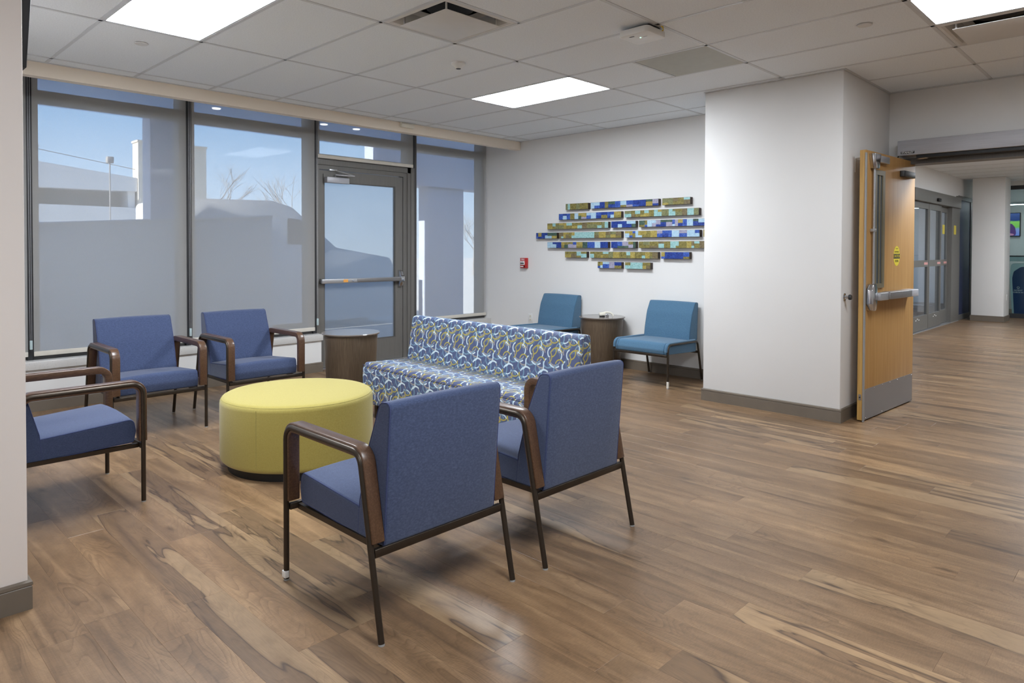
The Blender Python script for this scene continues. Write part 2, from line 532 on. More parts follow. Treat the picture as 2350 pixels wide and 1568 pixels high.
OLIVES = [mottled('olive_patch', rgb(88, 82, 42), rgb(128, 118, 62), rgb(156, 148, 92)),
          mottled('gold_patch', rgb(134, 118, 58), rgb(162, 146, 74), rgb(186, 172, 104)),
          mottled('moss_patch', rgb(88, 92, 62), rgb(122, 124, 84), rgb(150, 150, 112)),
          mottled('umber_patch', rgb(92, 78, 52), rgb(116, 104, 74), rgb(140, 128, 98)),
          mottled('aqua_patch', rgb(118, 160, 158), rgb(150, 194, 194), rgb(176, 210, 206))]


# ------------------------------------------------------------------ mesh helpers
def link(o, parent=None):
    COL.objects.link(o)
    if parent is not None:
        o.parent = parent
    return o


def tag(o, label=None, cat=None, group=None, kind=None):
    if label:
        o['label'] = label
    if cat:
        o['category'] = cat
    if group:
        o['group'] = group
    if kind:
        o['kind'] = kind
    return o


def empty(name, loc=(0, 0, 0), rz=0.0):
    o = bpy.data.objects.new(name, None)
    o.empty_display_size = 0.1
    o.location = loc
    o.rotation_euler = (0, 0, rz)
    return link(o)


def finish(name, bm, mat, parent=None, smooth=False, angle=40):
    bmesh.ops.recalc_face_normals(bm, faces=bm.faces[:])
    me = bpy.data.meshes.new(name)
    bm.to_mesh(me)
    bm.free()
    if isinstance(mat, (list, tuple)):
        for m_ in mat:
            me.materials.append(m_)
    else:
        me.materials.append(mat)
    if smooth:
        me.polygons.foreach_set('use_smooth', [True] * len(me.polygons))
        me.set_sharp_from_angle(angle=math.radians(angle))
    o = bpy.data.objects.new(name, me)
    return link(o, parent)


def bm_box(bm, x0, x1, y0, y1, z0, z1, mi=0):
    v = [bm.verts.new(p) for p in ((x0, y0, z0), (x1, y0, z0), (x1, y1, z0), (x0, y1, z0),
                                   (x0, y0, z1), (x1, y0, z1), (x1, y1, z1), (x0, y1, z1))]
    fs = []
    for q in ((0, 3, 2, 1), (4, 5, 6, 7), (0, 1, 5, 4), (1, 2, 6, 5), (2, 3, 7, 6), (3, 0, 4, 7)):
        f = bm.faces.new([v[i] for i in q])
        f.material_index = mi
        fs.append(f)
    return v, fs


def bevel(bm, w, seg=2):
    es = [e for e in bm.edges if len(e.link_faces) == 2 and e.calc_face_angle(0) > 0.5]
    bmesh.ops.bevel(bm, geom=es, offset=w, segments=seg, profile=0.5, affect='EDGES', clamp_overlap=True)


def box(name, x0, x1, y0, y1, z0, z1, mat, parent=None, bev=0.0, seg=2):
    bm = bmesh.new()
    bm_box(bm, min(x0, x1), max(x0, x1), min(y0, y1), max(y0, y1), min(z0, z1), max(z0, z1))
    if bev:
        bmesh.ops.recalc_face_normals(bm, faces=bm.faces[:])
        bevel(bm, bev, seg)
    return finish(name, bm, mat, parent, smooth=bool(bev), angle=50)


def bm_prism(bm, prof, a0, a1, axis='y'):
    """prof: 2-D polygon; axis y -> (x,z) ; x -> (y,z) ; z -> (x,y)"""
    def P(p, a):
        return (p[0], a, p[1]) if axis == 'y' else ((a, p[0], p[1]) if axis == 'x' else (p[0], p[1], a))
    A = [bm.verts.new(P(p, a0)) for p in prof]
    B = [bm.verts.new(P(p, a1)) for p in prof]
    n = len(prof)
    bm.faces.new(A)
    bm.faces.new(B[::-1])
    for i in range(n):
        bm.faces.new((A[i], A[(i + 1) % n], B[(i + 1) % n], B[i]))


def prism(name, prof, a0, a1, mat, parent=None, axis='y', bev=0.0, seg=2):
    bm = bmesh.new()
    bm_prism(bm, prof, a0, a1, axis)
    if bev:
        bmesh.ops.recalc_face_normals(bm, faces=bm.faces[:])
        bevel(bm, bev, seg)
    return finish(name, bm, mat, parent, smooth=True, angle=35)


def fillet(pts, rads, n=6, closed=False):
    """2-D polyline with rounded corners"""
    out = []
    N = len(pts)
    for i, p in enumerate(pts):
        r = rads[i] if isinstance(rads, (list, tuple)) else rads
        if (not closed and i in (0, N - 1)) or r <= 0:
            out.append(tuple(p))
            continue
        a = Vector(pts[(i - 1) % N]) - Vector(p)
        b_ = Vector(pts[(i + 1) % N]) - Vector(p)
        la, lb = a.length, b_.length
        a.normalize()
        b_.normalize()
        ang = math.acos(max(-1, min(1, a.dot(b_))))
        t = min(r / math.tan(ang / 2), la * 0.49, lb * 0.49)
        rr = t * math.tan(ang / 2)
        c = Vector(p) + (a + b_).normalized() * (rr / math.sin(ang / 2))
        s0 = Vector(p) + a * t - c
        s1 = Vector(p) + b_ * t - c
        a0 = math.atan2(s0.y, s0.x)
        a1 = math.atan2(s1.y, s1.x)
        d = (a1 - a0 + PI) % (2 * PI) - PI
        for k in range(n + 1):
            q = a0 + d * k / n
            out.append((c.x + rr * math.cos(q), c.y + rr * math.sin(q)))
    return out


def bm_tube(bm, path, r, n=10, closed=False):
    P = [Vector(p) for p in path]
    N = len(P)
    rings = []
    up = None
    for i in range(N):
        if closed:
            t = (P[(i + 1) % N] - P[i - 1]).normalized()
        else:
            t = (P[min(i + 1, N - 1)] - P[max(i - 1, 0)]).normalized()
        if up is None:
            up = t.orthogonal().normalized()
        else:
            up = (up - t * up.dot(t)).normalized()
        side = t.cross(up)
        rr = r[i] if isinstance(r, (list, tuple)) else r
        rings.append([bm.verts.new(P[i] + (up * math.cos(2 * PI * k / n) + side * math.sin(2 * PI * k / n)) * rr) for k in range(n)])
    M_ = N if closed else N - 1
    for i in range(M_):
        A, B = rings[i], rings[(i + 1) % N]
        for k in range(n):
            bm.faces.new((A[k], A[(k + 1) % n], B[(k + 1) % n], B[k]))
    if not closed:
        bm.faces.new(rings[0][::-1])
        bm.faces.new(rings[-1])


def tube(name, path, r, mat, parent=None, n=10, closed=False):
    bm = bmesh.new()
    bm_tube(bm, path, r, n, closed)
    return finish(name, bm, mat, parent, smooth=True, angle=50)


def bm_lathe(bm, prof, n=48, cx=0, cy=0):
    rings = []
    for r, z in prof:
        if r < 1e-6:
            rings.append([bm.verts.new((cx, cy, z))])
        else:
            rings.append([bm.verts.new((cx + r * math.cos(2 * PI * k / n), cy + r * math.sin(2 * PI * k / n), z)) for k in range(n)])
    for A, B in zip(rings, rings[1:]):
        for k in range(n):
            k2 = (k + 1) % n
            if len(A) == 1 and len(B) == 1:
                continue
            if len(A) == 1:
                bm.faces.new((A[0], B[k], B[k2]))
            elif len(B) == 1:
                bm.faces.new((A[k], A[k2], B[0]))
            else:
                bm.faces.new((A[k], A[k2], B[k2], B[k]))
    if len(rings[0]) > 1:
        bm.faces.new(rings[0][::-1])
    if len(rings[-1]) > 1:
        bm.faces.new(rings[-1])


def lathe(name, prof, mat, parent=None, n=48, cx=0, cy=0, angle=40):
    bm = bmesh.new()
    bm_lathe(bm, prof, n, cx, cy)
    return finish(name, bm, mat, parent, smooth=True, angle=angle)


def inset_poly(prof, d):
    n = len(prof)
    area = sum(prof[i][0] * prof[(i + 1) % n][1] - prof[(i + 1) % n][0] * prof[i][1] for i in range(n))
    sgn = 1 if area > 0 else -1
    out = []
    for i in range(n):
        p0, p1, p2 = Vector(prof[i - 1]), Vector(prof[i]), Vector(prof[(i + 1) % n])
        e = (p2 - p0)
        if e.length < 1e-9:
            out.append(tuple(p1))
            continue
        e.normalize()
        nrm = Vector((-e.y, e.x)) * sgn
        out.append((p1.x + nrm.x * d, p1.y + nrm.y * d))
    return out


def cushion(name, prof, half, mat, parent, r=0.02, axis='y', crown=0.0, mid=6, seg=4, uv=False):
    """loft of a closed 2-D profile across +-half with softly rounded ends"""
    st = []
    for k in range(seg + 1):
        th = PI / 2 * k / seg
        st.append((-(half - r + r * math.cos(th)), r * (1 - math.sin(th))))
    for k in range(1, mid):
        st.append((-(half - r) + 2 * (half - r) * k / mid, 0.0))
    for k in range(seg + 1):
        th = PI / 2 * (seg - k) / seg
        st.append((half - r + r * math.cos(th), r * (1 - math.sin(th))))
    zc = sum(p[1] for p in prof) / len(prof)
    zm = max(p[1] for p in prof)
    bm = bmesh.new()
    rings = []
    for w, d in st:
        pr = inset_poly(prof, d) if d > 1e-6 else prof
        ring = []
        for a, z in pr:
            if crown and z > zc:
                z += crown * (1 - (w / half) ** 2) * (z - zc) / (zm - zc)
            ring.append(bm.verts.new((a, w, z) if axis == 'y' else (w, a, z)))
        rings.append(ring)
    n = len(prof)
    for A, B in zip(rings, rings[1:]):
        for i in range(n):
            bm.faces.new((A[i], A[(i + 1) % n], B[(i + 1) % n], B[i]))
    bm.faces.new(rings[0][::-1])
    bm.faces.new(rings[-1])
    if uv:
        arc = [0.0]
        for i in range(n):
            arc.append(arc[-1] + (Vector(prof[(i + 1) % n]) - Vector(prof[i])).length)
        lay = bm.loops.layers.uv.new('UVMap')
        idx = {}
        for ri, ring in enumerate(rings):
            for vi, v in enumerate(ring):
                idx[v] = (ri, vi)
        for f in bm.faces:
            if len(f.verts) > 4:
                for l_ in f.loops:
                    co = l_.vert.co
                    l_[lay].uv = ((co.y if axis == 'x' else co.x), co.z)
            else:
                vis = [idx[l_.vert][1] for l_ in f.loops]
                wrap = max(vis) - min(vis) > 1
                for l_ in f.loops:
                    ri, vi = idx[l_.vert]
                    a = arc[n] if (wrap and vi == 0) else arc[vi]
                    l_[lay].uv = (st[ri][0], a)
    o = finish(name, bm, mat, parent, smooth=True, angle=60)
    for pg in o.data.polygons:
        if len(pg.vertices) > 4:
            pg.use_smooth = False
    return o


def text_mesh(name, s, size, mat, parent, depth=0.0006, align='CENTER', sx=1.0, bold=0.0):
    c = bpy.data.curves.new(name + '_curve', 'FONT')
    c.body = s
    c.size = size
    c.extrude = depth
    c.offset = bold
    c.align_x = align
    c.align_y = 'CENTER'
    c.resolution_u = 3
    t = bpy.data.objects.new(name + '_tmp', c)
    COL.objects.link(t)
    dg = bpy.context.evaluated_depsgraph_get()
    me = bpy.data.meshes.new_from_object(t.evaluated_get(dg))
    COL.objects.unlink(t)
    bpy.data.objects.remove(t)
    me.transform(Matrix.Diagonal((sx, 1, 1, 1)))
    me.materials.clear()
    me.materials.append(mat)
    o = bpy.data.objects.new(name, me)
    return link(o, parent)


def copy_tree(o, parent=None):
    c = o.copy()
    COL.objects.link(c)
    c.parent = parent
    for ch in list(o.children):
        copy_tree(ch, c)
    return c


# ------------------------------------------------------------------ key dimensions
CEIL = 2.757
T = 0.6096
GX, GY = -4.7948, 4.3206          # ceiling grid origin
BW_Y = 6.51                       # back wall face
COLX0, COLX1, COLY = -3.075, -1.898, 5.625
HDR_Y = 6.80
WIN_X = -6.95                     # glazing plane
SHADE_X = -6.835
KNEE_X = -6.77
NEAR_X, NEAR_Y = -3.075, 0.56
RX1, RY0 = 4.0, -4.0              # unseen ends of the room
FX0 = -3.10                       # far corridor left wall
FY1 = 17.0


def struct(o, label=None):
    o['kind'] = 'structure'
    return o


# ------------------------------------------------------------------ floor
flo = struct(box('floor', -7.05, RX1, RY0, 20.5, -0.12, -0.006, MT['slab']))
PW, PLN = 0.1524, 1.2192


def plank_mesh():
    bm = bmesh.new()
    c, g = 0.0006, 0.00008
    x0, x1, y0, y1 = g, PLN - g, g, PW - g
    zt, zb = 0.0, -0.006
    lo = [bm.verts.new(p) for p in ((x0, y0, zb), (x1, y0, zb), (x1, y1, zb), (x0, y1, zb))]
    md = [bm.verts.new(p) for p in ((x0, y0, zt - c * .6), (x1, y0, zt - c * .6), (x1, y1, zt - c * .6), (x0, y1, zt - c * .6))]
    hi = [bm.verts.new(p) for p in ((x0 + c, y0 + c, zt), (x1 - c, y0 + c, zt), (x1 - c, y1 - c, zt), (x0 + c, y1 - c, zt))]
    bm.faces.new(hi)
    for A, B in ((lo, md), (md, hi)):
        for i in range(4):
            bm.faces.new((A[i], A[(i + 1) % 4], B[(i + 1) % 4], B[i]))
    bmesh.ops.recalc_face_normals(bm, faces=bm.faces[:])
    me = bpy.data.meshes.new('plank')
    bm.to_mesh(me)
    bm.free()
    me.materials.append(MT['floor'])
    return me


def in_view(x, y, z):
    d = Vector((x, y, z - CAM_Z))
    w = d.dot(_f)
    if w < 0.2:
        return None
    return 1175 + F_PX * d.dot(_r2) / w, CY - F_PX * d.dot(_u2) / w, w


spots = []
k0 = int((RY0 - 0.523) / PW)
k1 = int((FY1 + 3.4 - 0.523) / PW)
for k in range(k0, k1):
    y = 0.523 + k * PW
    off = R.uniform(0, PLN)
    x = -6.9 - off
    while x < RX1 - 0.1:
        if not (x + PLN < -6.9 or (y > 6.9 and x + PLN < -4.4) or (y < 0.4 and x + PLN < -3.1)):
            spots.append((x, y))
        x += PLN


def plank_key(s):
    best = None
    for ax in (0.1, 0.5, 0.9):
        q = in_view(s[0] + PLN * ax, s[1] + PW / 2, 0)
        if q and -60 < q[0] < 2410 and q[1] < 1640:
            best = q[2] if best is None else min(best, q[2])
    if s[1] > 6.6 or (s[1] > 5.5 and s[0] > COLX0 - 0.4 and s[0] + PLN < COLX1 + .2):
        best = (best or 50) + 20
    return best if best is not None else 99 + abs(s[0]) + abs(s[1])


spots.sort(key=plank_key)
pm = plank_mesh()
for s in spots[:298]:
    o = bpy.data.objects.new('plank', pm)
    o.location = (s[0], s[1], 0)
    link(o, flo)
bm = bmesh.new()
for s in spots[298:]:
    g = 0.0006
    v = [bm.verts.new(p) for p in ((s[0] + g, s[1] + g, 0), (s[0] + PLN - g, s[1] + g, 0), (s[0] + PLN - g, s[1] + PW - g, 0), (s[0] + g, s[1] + PW - g, 0))]
    w = [bm.verts.new(p) for p in ((s[0] + g, s[1] + g, -.005), (s[0] + PLN - g, s[1] + g, -.005), (s[0] + PLN - g, s[1] + PW - g, -.005), (s[0] + g, s[1] + PW - g, -.005))]
    bm.faces.new(v)
    for i in range(4):
        bm.faces.new((w[i], w[(i + 1) % 4], v[(i + 1) % 4], v[i]))
tag(finish('plank_field', bm, MT['floor'], flo), kind='stuff')

# ------------------------------------------------------------------ ceiling
# the back of the ceiling stops at the shade pocket; troffers, diffusers and tiles hang below it
cei = struct(box('ceiling', -6.29, RX1, RY0, 20.5, CEIL + 0.16, CEIL + 0.22, MT['ceil']))
LIGHTS = [(0, -5), (0, 0), (3, 0), (3, -5), (3, -10), (3, 5), (3, 12), (3, 15)]
DIFFS = [(1, -3), (3, 1)]
ACCESS = (1, 0)
tile_cache = {}


def tile(x0, x1, y0, y1, mat='tile', name='ceiling_tile', parent=cei):
    key = (round(x1 - x0, 3), round(y1 - y0, 3), mat)
    if key not in tile_cache:
        bm = bmesh.new()
        bm_box(bm, 0, x1 - x0, 0, y1 - y0, 0, 0.016)
        me = bpy.data.meshes.new(name)
        bmesh.ops.recalc_face_normals(bm, faces=bm.faces[:])
        bm.to_mesh(me)
        bm.free()
        me.materials.append(MT[mat])
        tile_cache[key] = me
    o = bpy.data.objects.new(name, tile_cache[key])
    o.location = (x0, y0, CEIL + 0.003)
    return link(o, parent)


def gx(i):
    return GX + i * 2 * T


def gy(j):
    return GY + j * T


CX0, CX1 = -6.20, RX1
seen = [(i, j) for i in range(-2, 8) for j in range(-14, 26)]
for i, j in seen:
    x0, x1, y0, y1 = gx(i), gx(i + 1), gy(j), gy(j + 1)
    if x1 <= CX0 or y0 > 20.4 or y1 < RY0 or x0 >= RX1:
        continue
    if (i, j) in LIGHTS:
        continue
    lim0 = CX0 if y0 < 6.7 else FX0
    x0 = max(x0, lim0)
    x1 = min(x1, RX1)
    if x1 - x0 < 0.02:
        continue
    if y0 < BW_Y < y1 and x1 < COLX1 + 0.5:
        y1 = BW_Y + 0.05
    if (i, j) in DIFFS:
        tile(x0 + T, x1, y0, y1)
        continue
    if (i, j) == ACCESS:
        tile(x0, x0 + T, y0, y1)
        tag_o = tile(x0 + T + .02, x1 - .012, y0 + .012, y1 - .012, 'access', 'access_panel')
        tag_o['label'] = 'smooth grey-green square access panel'
        tag_o.location.z = CEIL - 0.0005
        continue
    tile(x0, x1, y0, y1)
# T-bars
BWd = 0.024
for i in range(-1, 8):
    x = gx(i)
    if x > RX1:
        break
    y1 = BW_Y if x < COLX0 else (COLY if x < COLX1 else 20.4)
    box('grid_bar', x - BWd / 2, x + BWd / 2, RY0 if x > NEAR_X else NEAR_Y, y1, CEIL, CEIL + .02, MT['tbar'], cei)
for j in range(-14, 27):
    y = gy(j)
    if y < RY0 or y > 20.4:
        continue
    xa = CX0 if NEAR_Y < y < BW_Y else (NEAR_X if y < NEAR_Y else FX0)
    xb = RX1
    if y < HDR_Y:
        box('grid_bar', xa, COLX0 if COLY < y < HDR_Y else xb, y - BWd / 2, y + BWd / 2, CEIL, CEIL + .02, MT['tbar'], cei)
        if COLY < y < HDR_Y:
            box('grid_bar', COLX1, xb, y - BWd / 2, y + BWd / 2, CEIL, CEIL + .02, MT['tbar'], cei)
    else:
        box('grid_bar', FX0, xb, y - BWd / 2, y + BWd / 2, CEIL, CEIL + .02, MT['tbar'], cei)
# extra bar beside the half tiles
for (i, j) in DIFFS + [ACCESS]:
    x = gx(i) + T
    box('grid_bar', x - BWd / 2, x + BWd / 2, gy(j), gy(j + 1), CEIL, CEIL + .02, MT['tbar'], cei)
# wall angles
for a in ((CX0, COLX0, BW_Y - .022, BW_Y), (COLX0 - .0, COLX1 + .022, COLY - .022, COLY), (COLX1, COLX1 + .022, COLY, HDR_Y),
          (COLX1, RX1, HDR_Y - .022, HDR_Y), (CX0, CX0 + .02, NEAR_Y, BW_Y)):
    box('wall_angle', a[0], a[1], a[2], a[3], CEIL - .001, CEIL + .018, MT['tbar'], cei)

# ------------------------------------------------------------------ walls
wb = struct(box('wall_back', -7.05, COLX0, BW_Y, HDR_Y + .15, 0, 3.05, MT['wall']))
wc = struct(box('wall_column', COLX0, COLX1, COLY, HDR_Y + .15, 0, CEIL, MT['wall'], bev=0.004))
hb = bmesh.new()
bm_box(hb, COLX1, 0.75, HDR_Y, HDR_Y + .15, 2.15, CEIL + .15)
bm_box(hb, 0.75, RX1, HDR_Y, HDR_Y + .15, 0, CEIL + .15)
bm_box(hb, COLX1, -1.80, HDR_Y, HDR_Y + .15, 0, 2.15)
wh = struct(finish('wall_header', hb, MT['wall']))
wn = struct(box('wall_near', -7.05, NEAR_X, RY0 + 3.0, NEAR_Y, 0, 3.05, MT['wallpink'], bev=0.004))
struct(box('wall_right', RX1, RX1 + .15, RY0, 20.5, 0, CEIL + .2, MT['wall']))
struct(box('wall_behind', NEAR_X - .1, RX1, RY0 - .15, RY0, 0, CEIL + .2, MT['wall']))
struct(box('wall_rear_left', NEAR_X - .15, NEAR_X, RY0, RY0 + 3.0, 0, CEIL + .2, MT['wall']))
# bulkhead above the shades and the pocket behind it
bk = bmesh.new()
bm_box(bk, -6.29, -6.20, NEAR_Y, BW_Y, 2.652, CEIL + .02)
struct(finish('trim_1', bk, MT['cream']))
pk = bmesh.new()
bm_box(pk, -7.05, -6.20, NEAR_Y, BW_Y, 3.00, 3.05)
bm_box(pk, -6.29, -6.26, NEAR_Y, BW_Y, 2.76, 3.00)
struct(finish('trim_2', pk, MT['ceil']))

# knee walls, sills
kn = bmesh.new()
bm_box(kn, -7.05, KNEE_X, NEAR_Y, 3.935, 0, 0.345)
bm_box(kn, -7.05, KNEE_X, 5.30, BW_Y, 0, 0.345)
struct(finish('wall_window', kn, MT['wall']))
struct(box('trim_3', -7.0, -6.748, NEAR_Y, 3.945, 0.345, 0.415, MT['sill'], bev=0.004))
struct(box('trim_4', -7.0, -6.748, 5.295, BW_Y, 0.345, 0.415, MT['sill'], bev=0.004))


# baseboards
def baseboard(name, pts, flip=1):
    """pts: floor polyline of the wall face, board stands on the left of travel * flip"""
    bm = bmesh.new()
    prof = [(0, 0), (0.012, 0), (0.012, 0.085), (0.010, 0.088), (0.014, 0.092), (0.013, 0.103), (0.006, 0.108), (0, 0.108)]
    rings = []
    N = len(pts)
    for i in range(N):
        p = Vector(pts[i])
        d0 = (Vector(pts[i]) - Vector(pts[i - 1])).normalized() if i > 0 else None
        d1 = (Vector(pts[i + 1]) - Vector(pts[i])).normalized() if i < N - 1 else None
        n0 = Vector((-d0.y, d0.x)) * flip if d0 else None
        n1 = Vector((-d1.y, d1.x)) * flip if d1 else None
        if n0 is None:
            nn, k = n1, 1
        elif n1 is None:
            nn, k = n0, 1
        else:
            nn = (n0 + n1).normalized()
            k = 1 / max(0.3, nn.dot(n0))
        rings.append([bm.verts.new((p.x + nn.x * a * k, p.y + nn.y * a * k, z)) for a, z in prof])
    n = len(prof)
    for A, B in zip(rings, rings[1:]):
        for i in range(n):
            bm.faces.new((A[i], A[(i + 1) % n], B[(i + 1) % n], B[i]))
    bm.faces.new(rings[0])
    bm.faces.new(rings[-1][::-1])
    return struct(finish(name, bm, MT['base']))


baseboard('baseboard_back', [(-6.77, BW_Y), (COLX0, BW_Y)], -1)
baseboard('baseboard_column', [(COLX0, BW_Y), (COLX0, COLY), (COLX1, COLY), (COLX1, HDR_Y)], -1)
baseboard('baseboard_near', [(-6.70, NEAR_Y), (NEAR_X, NEAR_Y), (NEAR_X, RY0 + 3.0)], 1)
baseboard('baseboard_window', [(KNEE_X, NEAR_Y), (KNEE_X, 3.935), (-6.86, 3.935)], -1)
baseboard('baseboard_window_end', [(KNEE_X, 5.30), (KNEE_X, BW_Y)], -1)

# ------------------------------------------------------------------ windows
BAYS = [(1, 0.56, 1.283, 0.415), (2, 1.283, 2.558, 0.415), (3, 2.558, 3.911, 0.415), (4, 3.911, 5.266, 2.36), (5, 5.266, 6.51, 0.415)]
MW = 0.145
for n_, ya, yb, zb in BAYS:
    bm = bmesh.new()
    fx0, fx1 = -7.02, -6.885
    a = ya + (0.0 if n_ == 1 else 0.0)
    bm_box(bm, fx0, fx1, a, a + MW / 2, zb if n_ != 4 else 2.36, 3.0)
    bm_box(bm, fx0, fx1, yb - MW / 2, yb, zb if n_ != 4 else 2.36, 3.0)
    bm_box(bm, fx0, fx1, a + MW / 2, yb - MW / 2, zb, zb + 0.055)
    bm_box(bm, fx0, fx1, a + MW / 2, yb - MW / 2, 2.585, 2.68)
    bm_box(bm, fx0, fx1, a + MW / 2, yb - MW / 2, 2.96, 3.0)
    w = struct(finish('window_%d' % n_, bm, MT['bronze']))
    box('pane', WIN_X - .004, WIN_X + .004, a + MW / 2, yb - MW / 2, zb + 0.055, 2.585, MT['glass'], w)
    box('pane', WIN_X - .004, WIN_X + .004, a + MW / 2, yb - MW / 2, 2.68, 2.96, MT['glass'], w)
    # slim inner mullion cap in the gap between two shades
    if n_ < 5:
        box('mullion_cap', -6.885, -6.862, yb - .022, yb + .022, zb if n_ not in (3, 4) else 0.0, 2.99, MT['dark'], w)

SH = [(0.575, 1.262, 0.449, 'leftmost roller shade, a narrow strip beside the near pillar'),
      (1.303, 2.533, 0.449, 'wide roller shade with the parking garage showing through it'),
      (2.584, 3.893, 0.449, 'wide roller shade with the parked van showing through it, left of the exit door'),
      (3.932, 5.243, 2.360, 'short roller shade covering the transom above the glass exit door'),
      (5.297, 6.494, 0.449, 'roller shade in the corner right of the glass exit door')]
for k, (ya, yb, zb, lab) in enumerate(SH):
    s = empty('roller_shade', (SHADE_X, (ya + yb) / 2, zb))
    tag(s, lab, 'roller shade', 'solar roller shades on the window wall')
    h = (yb - ya) / 2
    top = 2.93 - zb
    box('shade_fabric', -0.0006, 0.0006, -h, h, 0.006, top, MT['shade'], s)
    box('hem_bar', -0.007, 0.007, -h, h, 0.0, 0.040, MT['hem'], s, bev=0.003)
    rb = bmesh.new()
    bm_tube(rb, [(0.0, -h + .01, top + .02), (0.0, h - .01, top + .02)], 0.028, 16)
    finish('roller_tube', rb, MT['hem'], s, True)
    if k in (1, 2, 3):
        yc = -h - 0.022 if k < 3 else -h - .012
        zc0 = 0.06 - (zb - .449)
        c1 = tube('bead_chain', [(0.012, yc - .006, zc0 + .04), (0.012, yc - .009, top)], 0.0022, MT['steel'], s, 6)
        tube('bead_chain', [(0.012, yc + .006, zc0 + .04), (0.012, yc + .005, top)], 0.0022, MT['steel'], s, 6)
        box('chain_tensioner', 0.004, 0.02, yc - .010, yc + .010, zc0, zc0 + .075, MT['palegrey'], s, bev=0.003)

# ------------------------------------------------------------------ glass exit door
dr = struct(empty('door_1', (-6.89, 4.60, 0)))


def dbox(name, x0, x1, y0, y1, z0, z1, m, par=None, bev=0.0):
    return box(name, x0, x1, y0 - 4.60, y1 - 4.60, z0, z1, m, par or dr, bev)


fb = bmesh.new()
for a in ((-.09, .0, 3.945, 3.985, 0, 2.36), (-.09, .0, 5.135, 5.285, 0, 2.36), (-.09, .0, 3.985, 5.135, 2.245, 2.36),
          (-.0, .018, 5.19, 5.285, 0, 2.36), (-.0, .018, 3.945, 5.285, 2.295, 2.36), (.018, .03, 5.235, 5.285, 0, 2.36)):
    bm_box(fb, a[0], a[1], a[2] - 4.6, a[3] - 4.6, a[4], a[5])
finish('door_frame', fb, MT['alum'], dr)
lb = bmesh.new()
for a in ((3.987, 4.045, .015, 2.235), (5.022, 5.130, .015, 2.235), (4.045, 5.022, .015, .275), (4.045, 5.022, 2.117, 2.235)):
    bm_box(lb, -.052, -.008, a[0] - 4.6, a[1] - 4.6, a[2], a[3])
leaf = finish('door_leaf', lb, MT['alum'], dr)
dbox('pane', -.034, -.026, 4.045, 5.022, .275, 2.117, MT['doorglass'])
gb = bmesh.new()
for a in ((4.045, 4.056, .275, 2.117), (5.011, 5.022, .275, 2.117), (4.056, 5.011, .275, .286), (4.056, 5.011, 2.106, 2.117)):
    bm_box(gb, -.046, -.012, a[0] - 4.6, a[1] - 4.6, a[2], a[3])
finish('glazing_bead', gb, MT['bronze'], dr)
dbox('threshold', -.09, .02, 3.985, 5.19, 0.0, .012, MT['steel'])
pb = box('panic_bar', .028, .072, 3.975 - 4.6, 5.085 - 4.6, .965, 1.015, MT['steel'], dr, bev=0.006)
dbox('bar_end_bracket', -.008, .030, 3.987, 4.02, .962, 1.018, MT['black'], bev=.003)
dbox('bar_touch_pad', .070, .078, 4.43, 5.05, .972, 1.008, MT['kick'], bev=.002)
prism('latch_head', [(-.008, .885), (.030, .90), (.055, .95), (.075, .96), (.075, 1.02), (.055, 1.03), (.030, 1.085), (-.008, 1.10)], 5.055 - 4.6, 5.105 - 4.6, MT['chrome'], dr, 'y', 0.006)
dbox('warning_label', .0722, .0735, 4.245, 4.305, .974, 1.006, MT['orange'])
lathe('key_cylinder', [(0.013, 0), (0.013, .008), (0, .009)], MT['chrome'], dr, 16).matrix_local = Matrix.Translation((.072, 4.37 - 4.6, .99)) @ Matrix.Rotation(PI / 2, 4, 'Y')
dbox('closer_plate', -.008, .004, 4.035, 4.375, 2.10, 2.195, MT['alum'])
clb = dbox('closer_body', .004, .065, 4.045, 4.33, 2.095, 2.16, MT['opbox'], bev=.005)
tube('closer_arm', [(.03, 4.17 - 4.6, 2.165), (.03, 4.17 - 4.6, 2.19), (.10, 4.38 - 4.6, 2.185)], .007, MT['steel'], dr, 8)
tube('closer_arm', [(.10, 4.38 - 4.6, 2.187), (.03, 4.20 - 4.6, 2.235), (0.0, 4.13 - 4.6, 2.25)], .006, MT['steel'], dr, 8)
dbox('arm_shoe', -.005, .02, 4.10, 4.20, 2.232, 2.256, MT['steel'], bev=.003)

# ------------------------------------------------------------------ open wooden door with its automatic operator
ox_, oy_ = -1.714 + 0.0, 6.905
dvec = Vector((-1.779 + 1.714, 5.785 - 6.905))
DW = dvec.length
dang = math.atan2(dvec.y, dvec.x)      # local +x runs from the hinge to the free edge
d2 = struct(empty('door_2', (ox_, oy_, 0), dang))
# local frame: x along the leaf from hinge, visible face is local +y
vis = 1.0
box('door_leaf', 0.0, DW, -.045, 0, .010, 2.142, MT['maple'], d2, bev=.0015)
box('edge_band', DW, DW + .0015, -.044, -.010, .011, 2.141, MT['mapleedge'], d2)
box('gasket_strip', DW - .016, DW + .004, -.006, .006, .0, 2.12, MT['glide'], d2, bev=.002)
box('kick_plate', .012, DW - .022, 0, .002, .012, .254, MT['kick'], d2)
for sx_, sz_ in [(x_ * (DW - .08) / 6 + .03, z_) for x_ in range(7) for z_ in (.024, .242)]:
    lathe('screw', [(.004, 0), (.003, .0015), (0, .0018)], MT['chrome'], d2, 8).matrix_local = Matrix.Translation((sx_, .002, sz_)) @ Matrix.Rotation(-PI / 2, 4, 'X')


def ls(s_):      # distance from the free edge -> local x
    return DW - s_


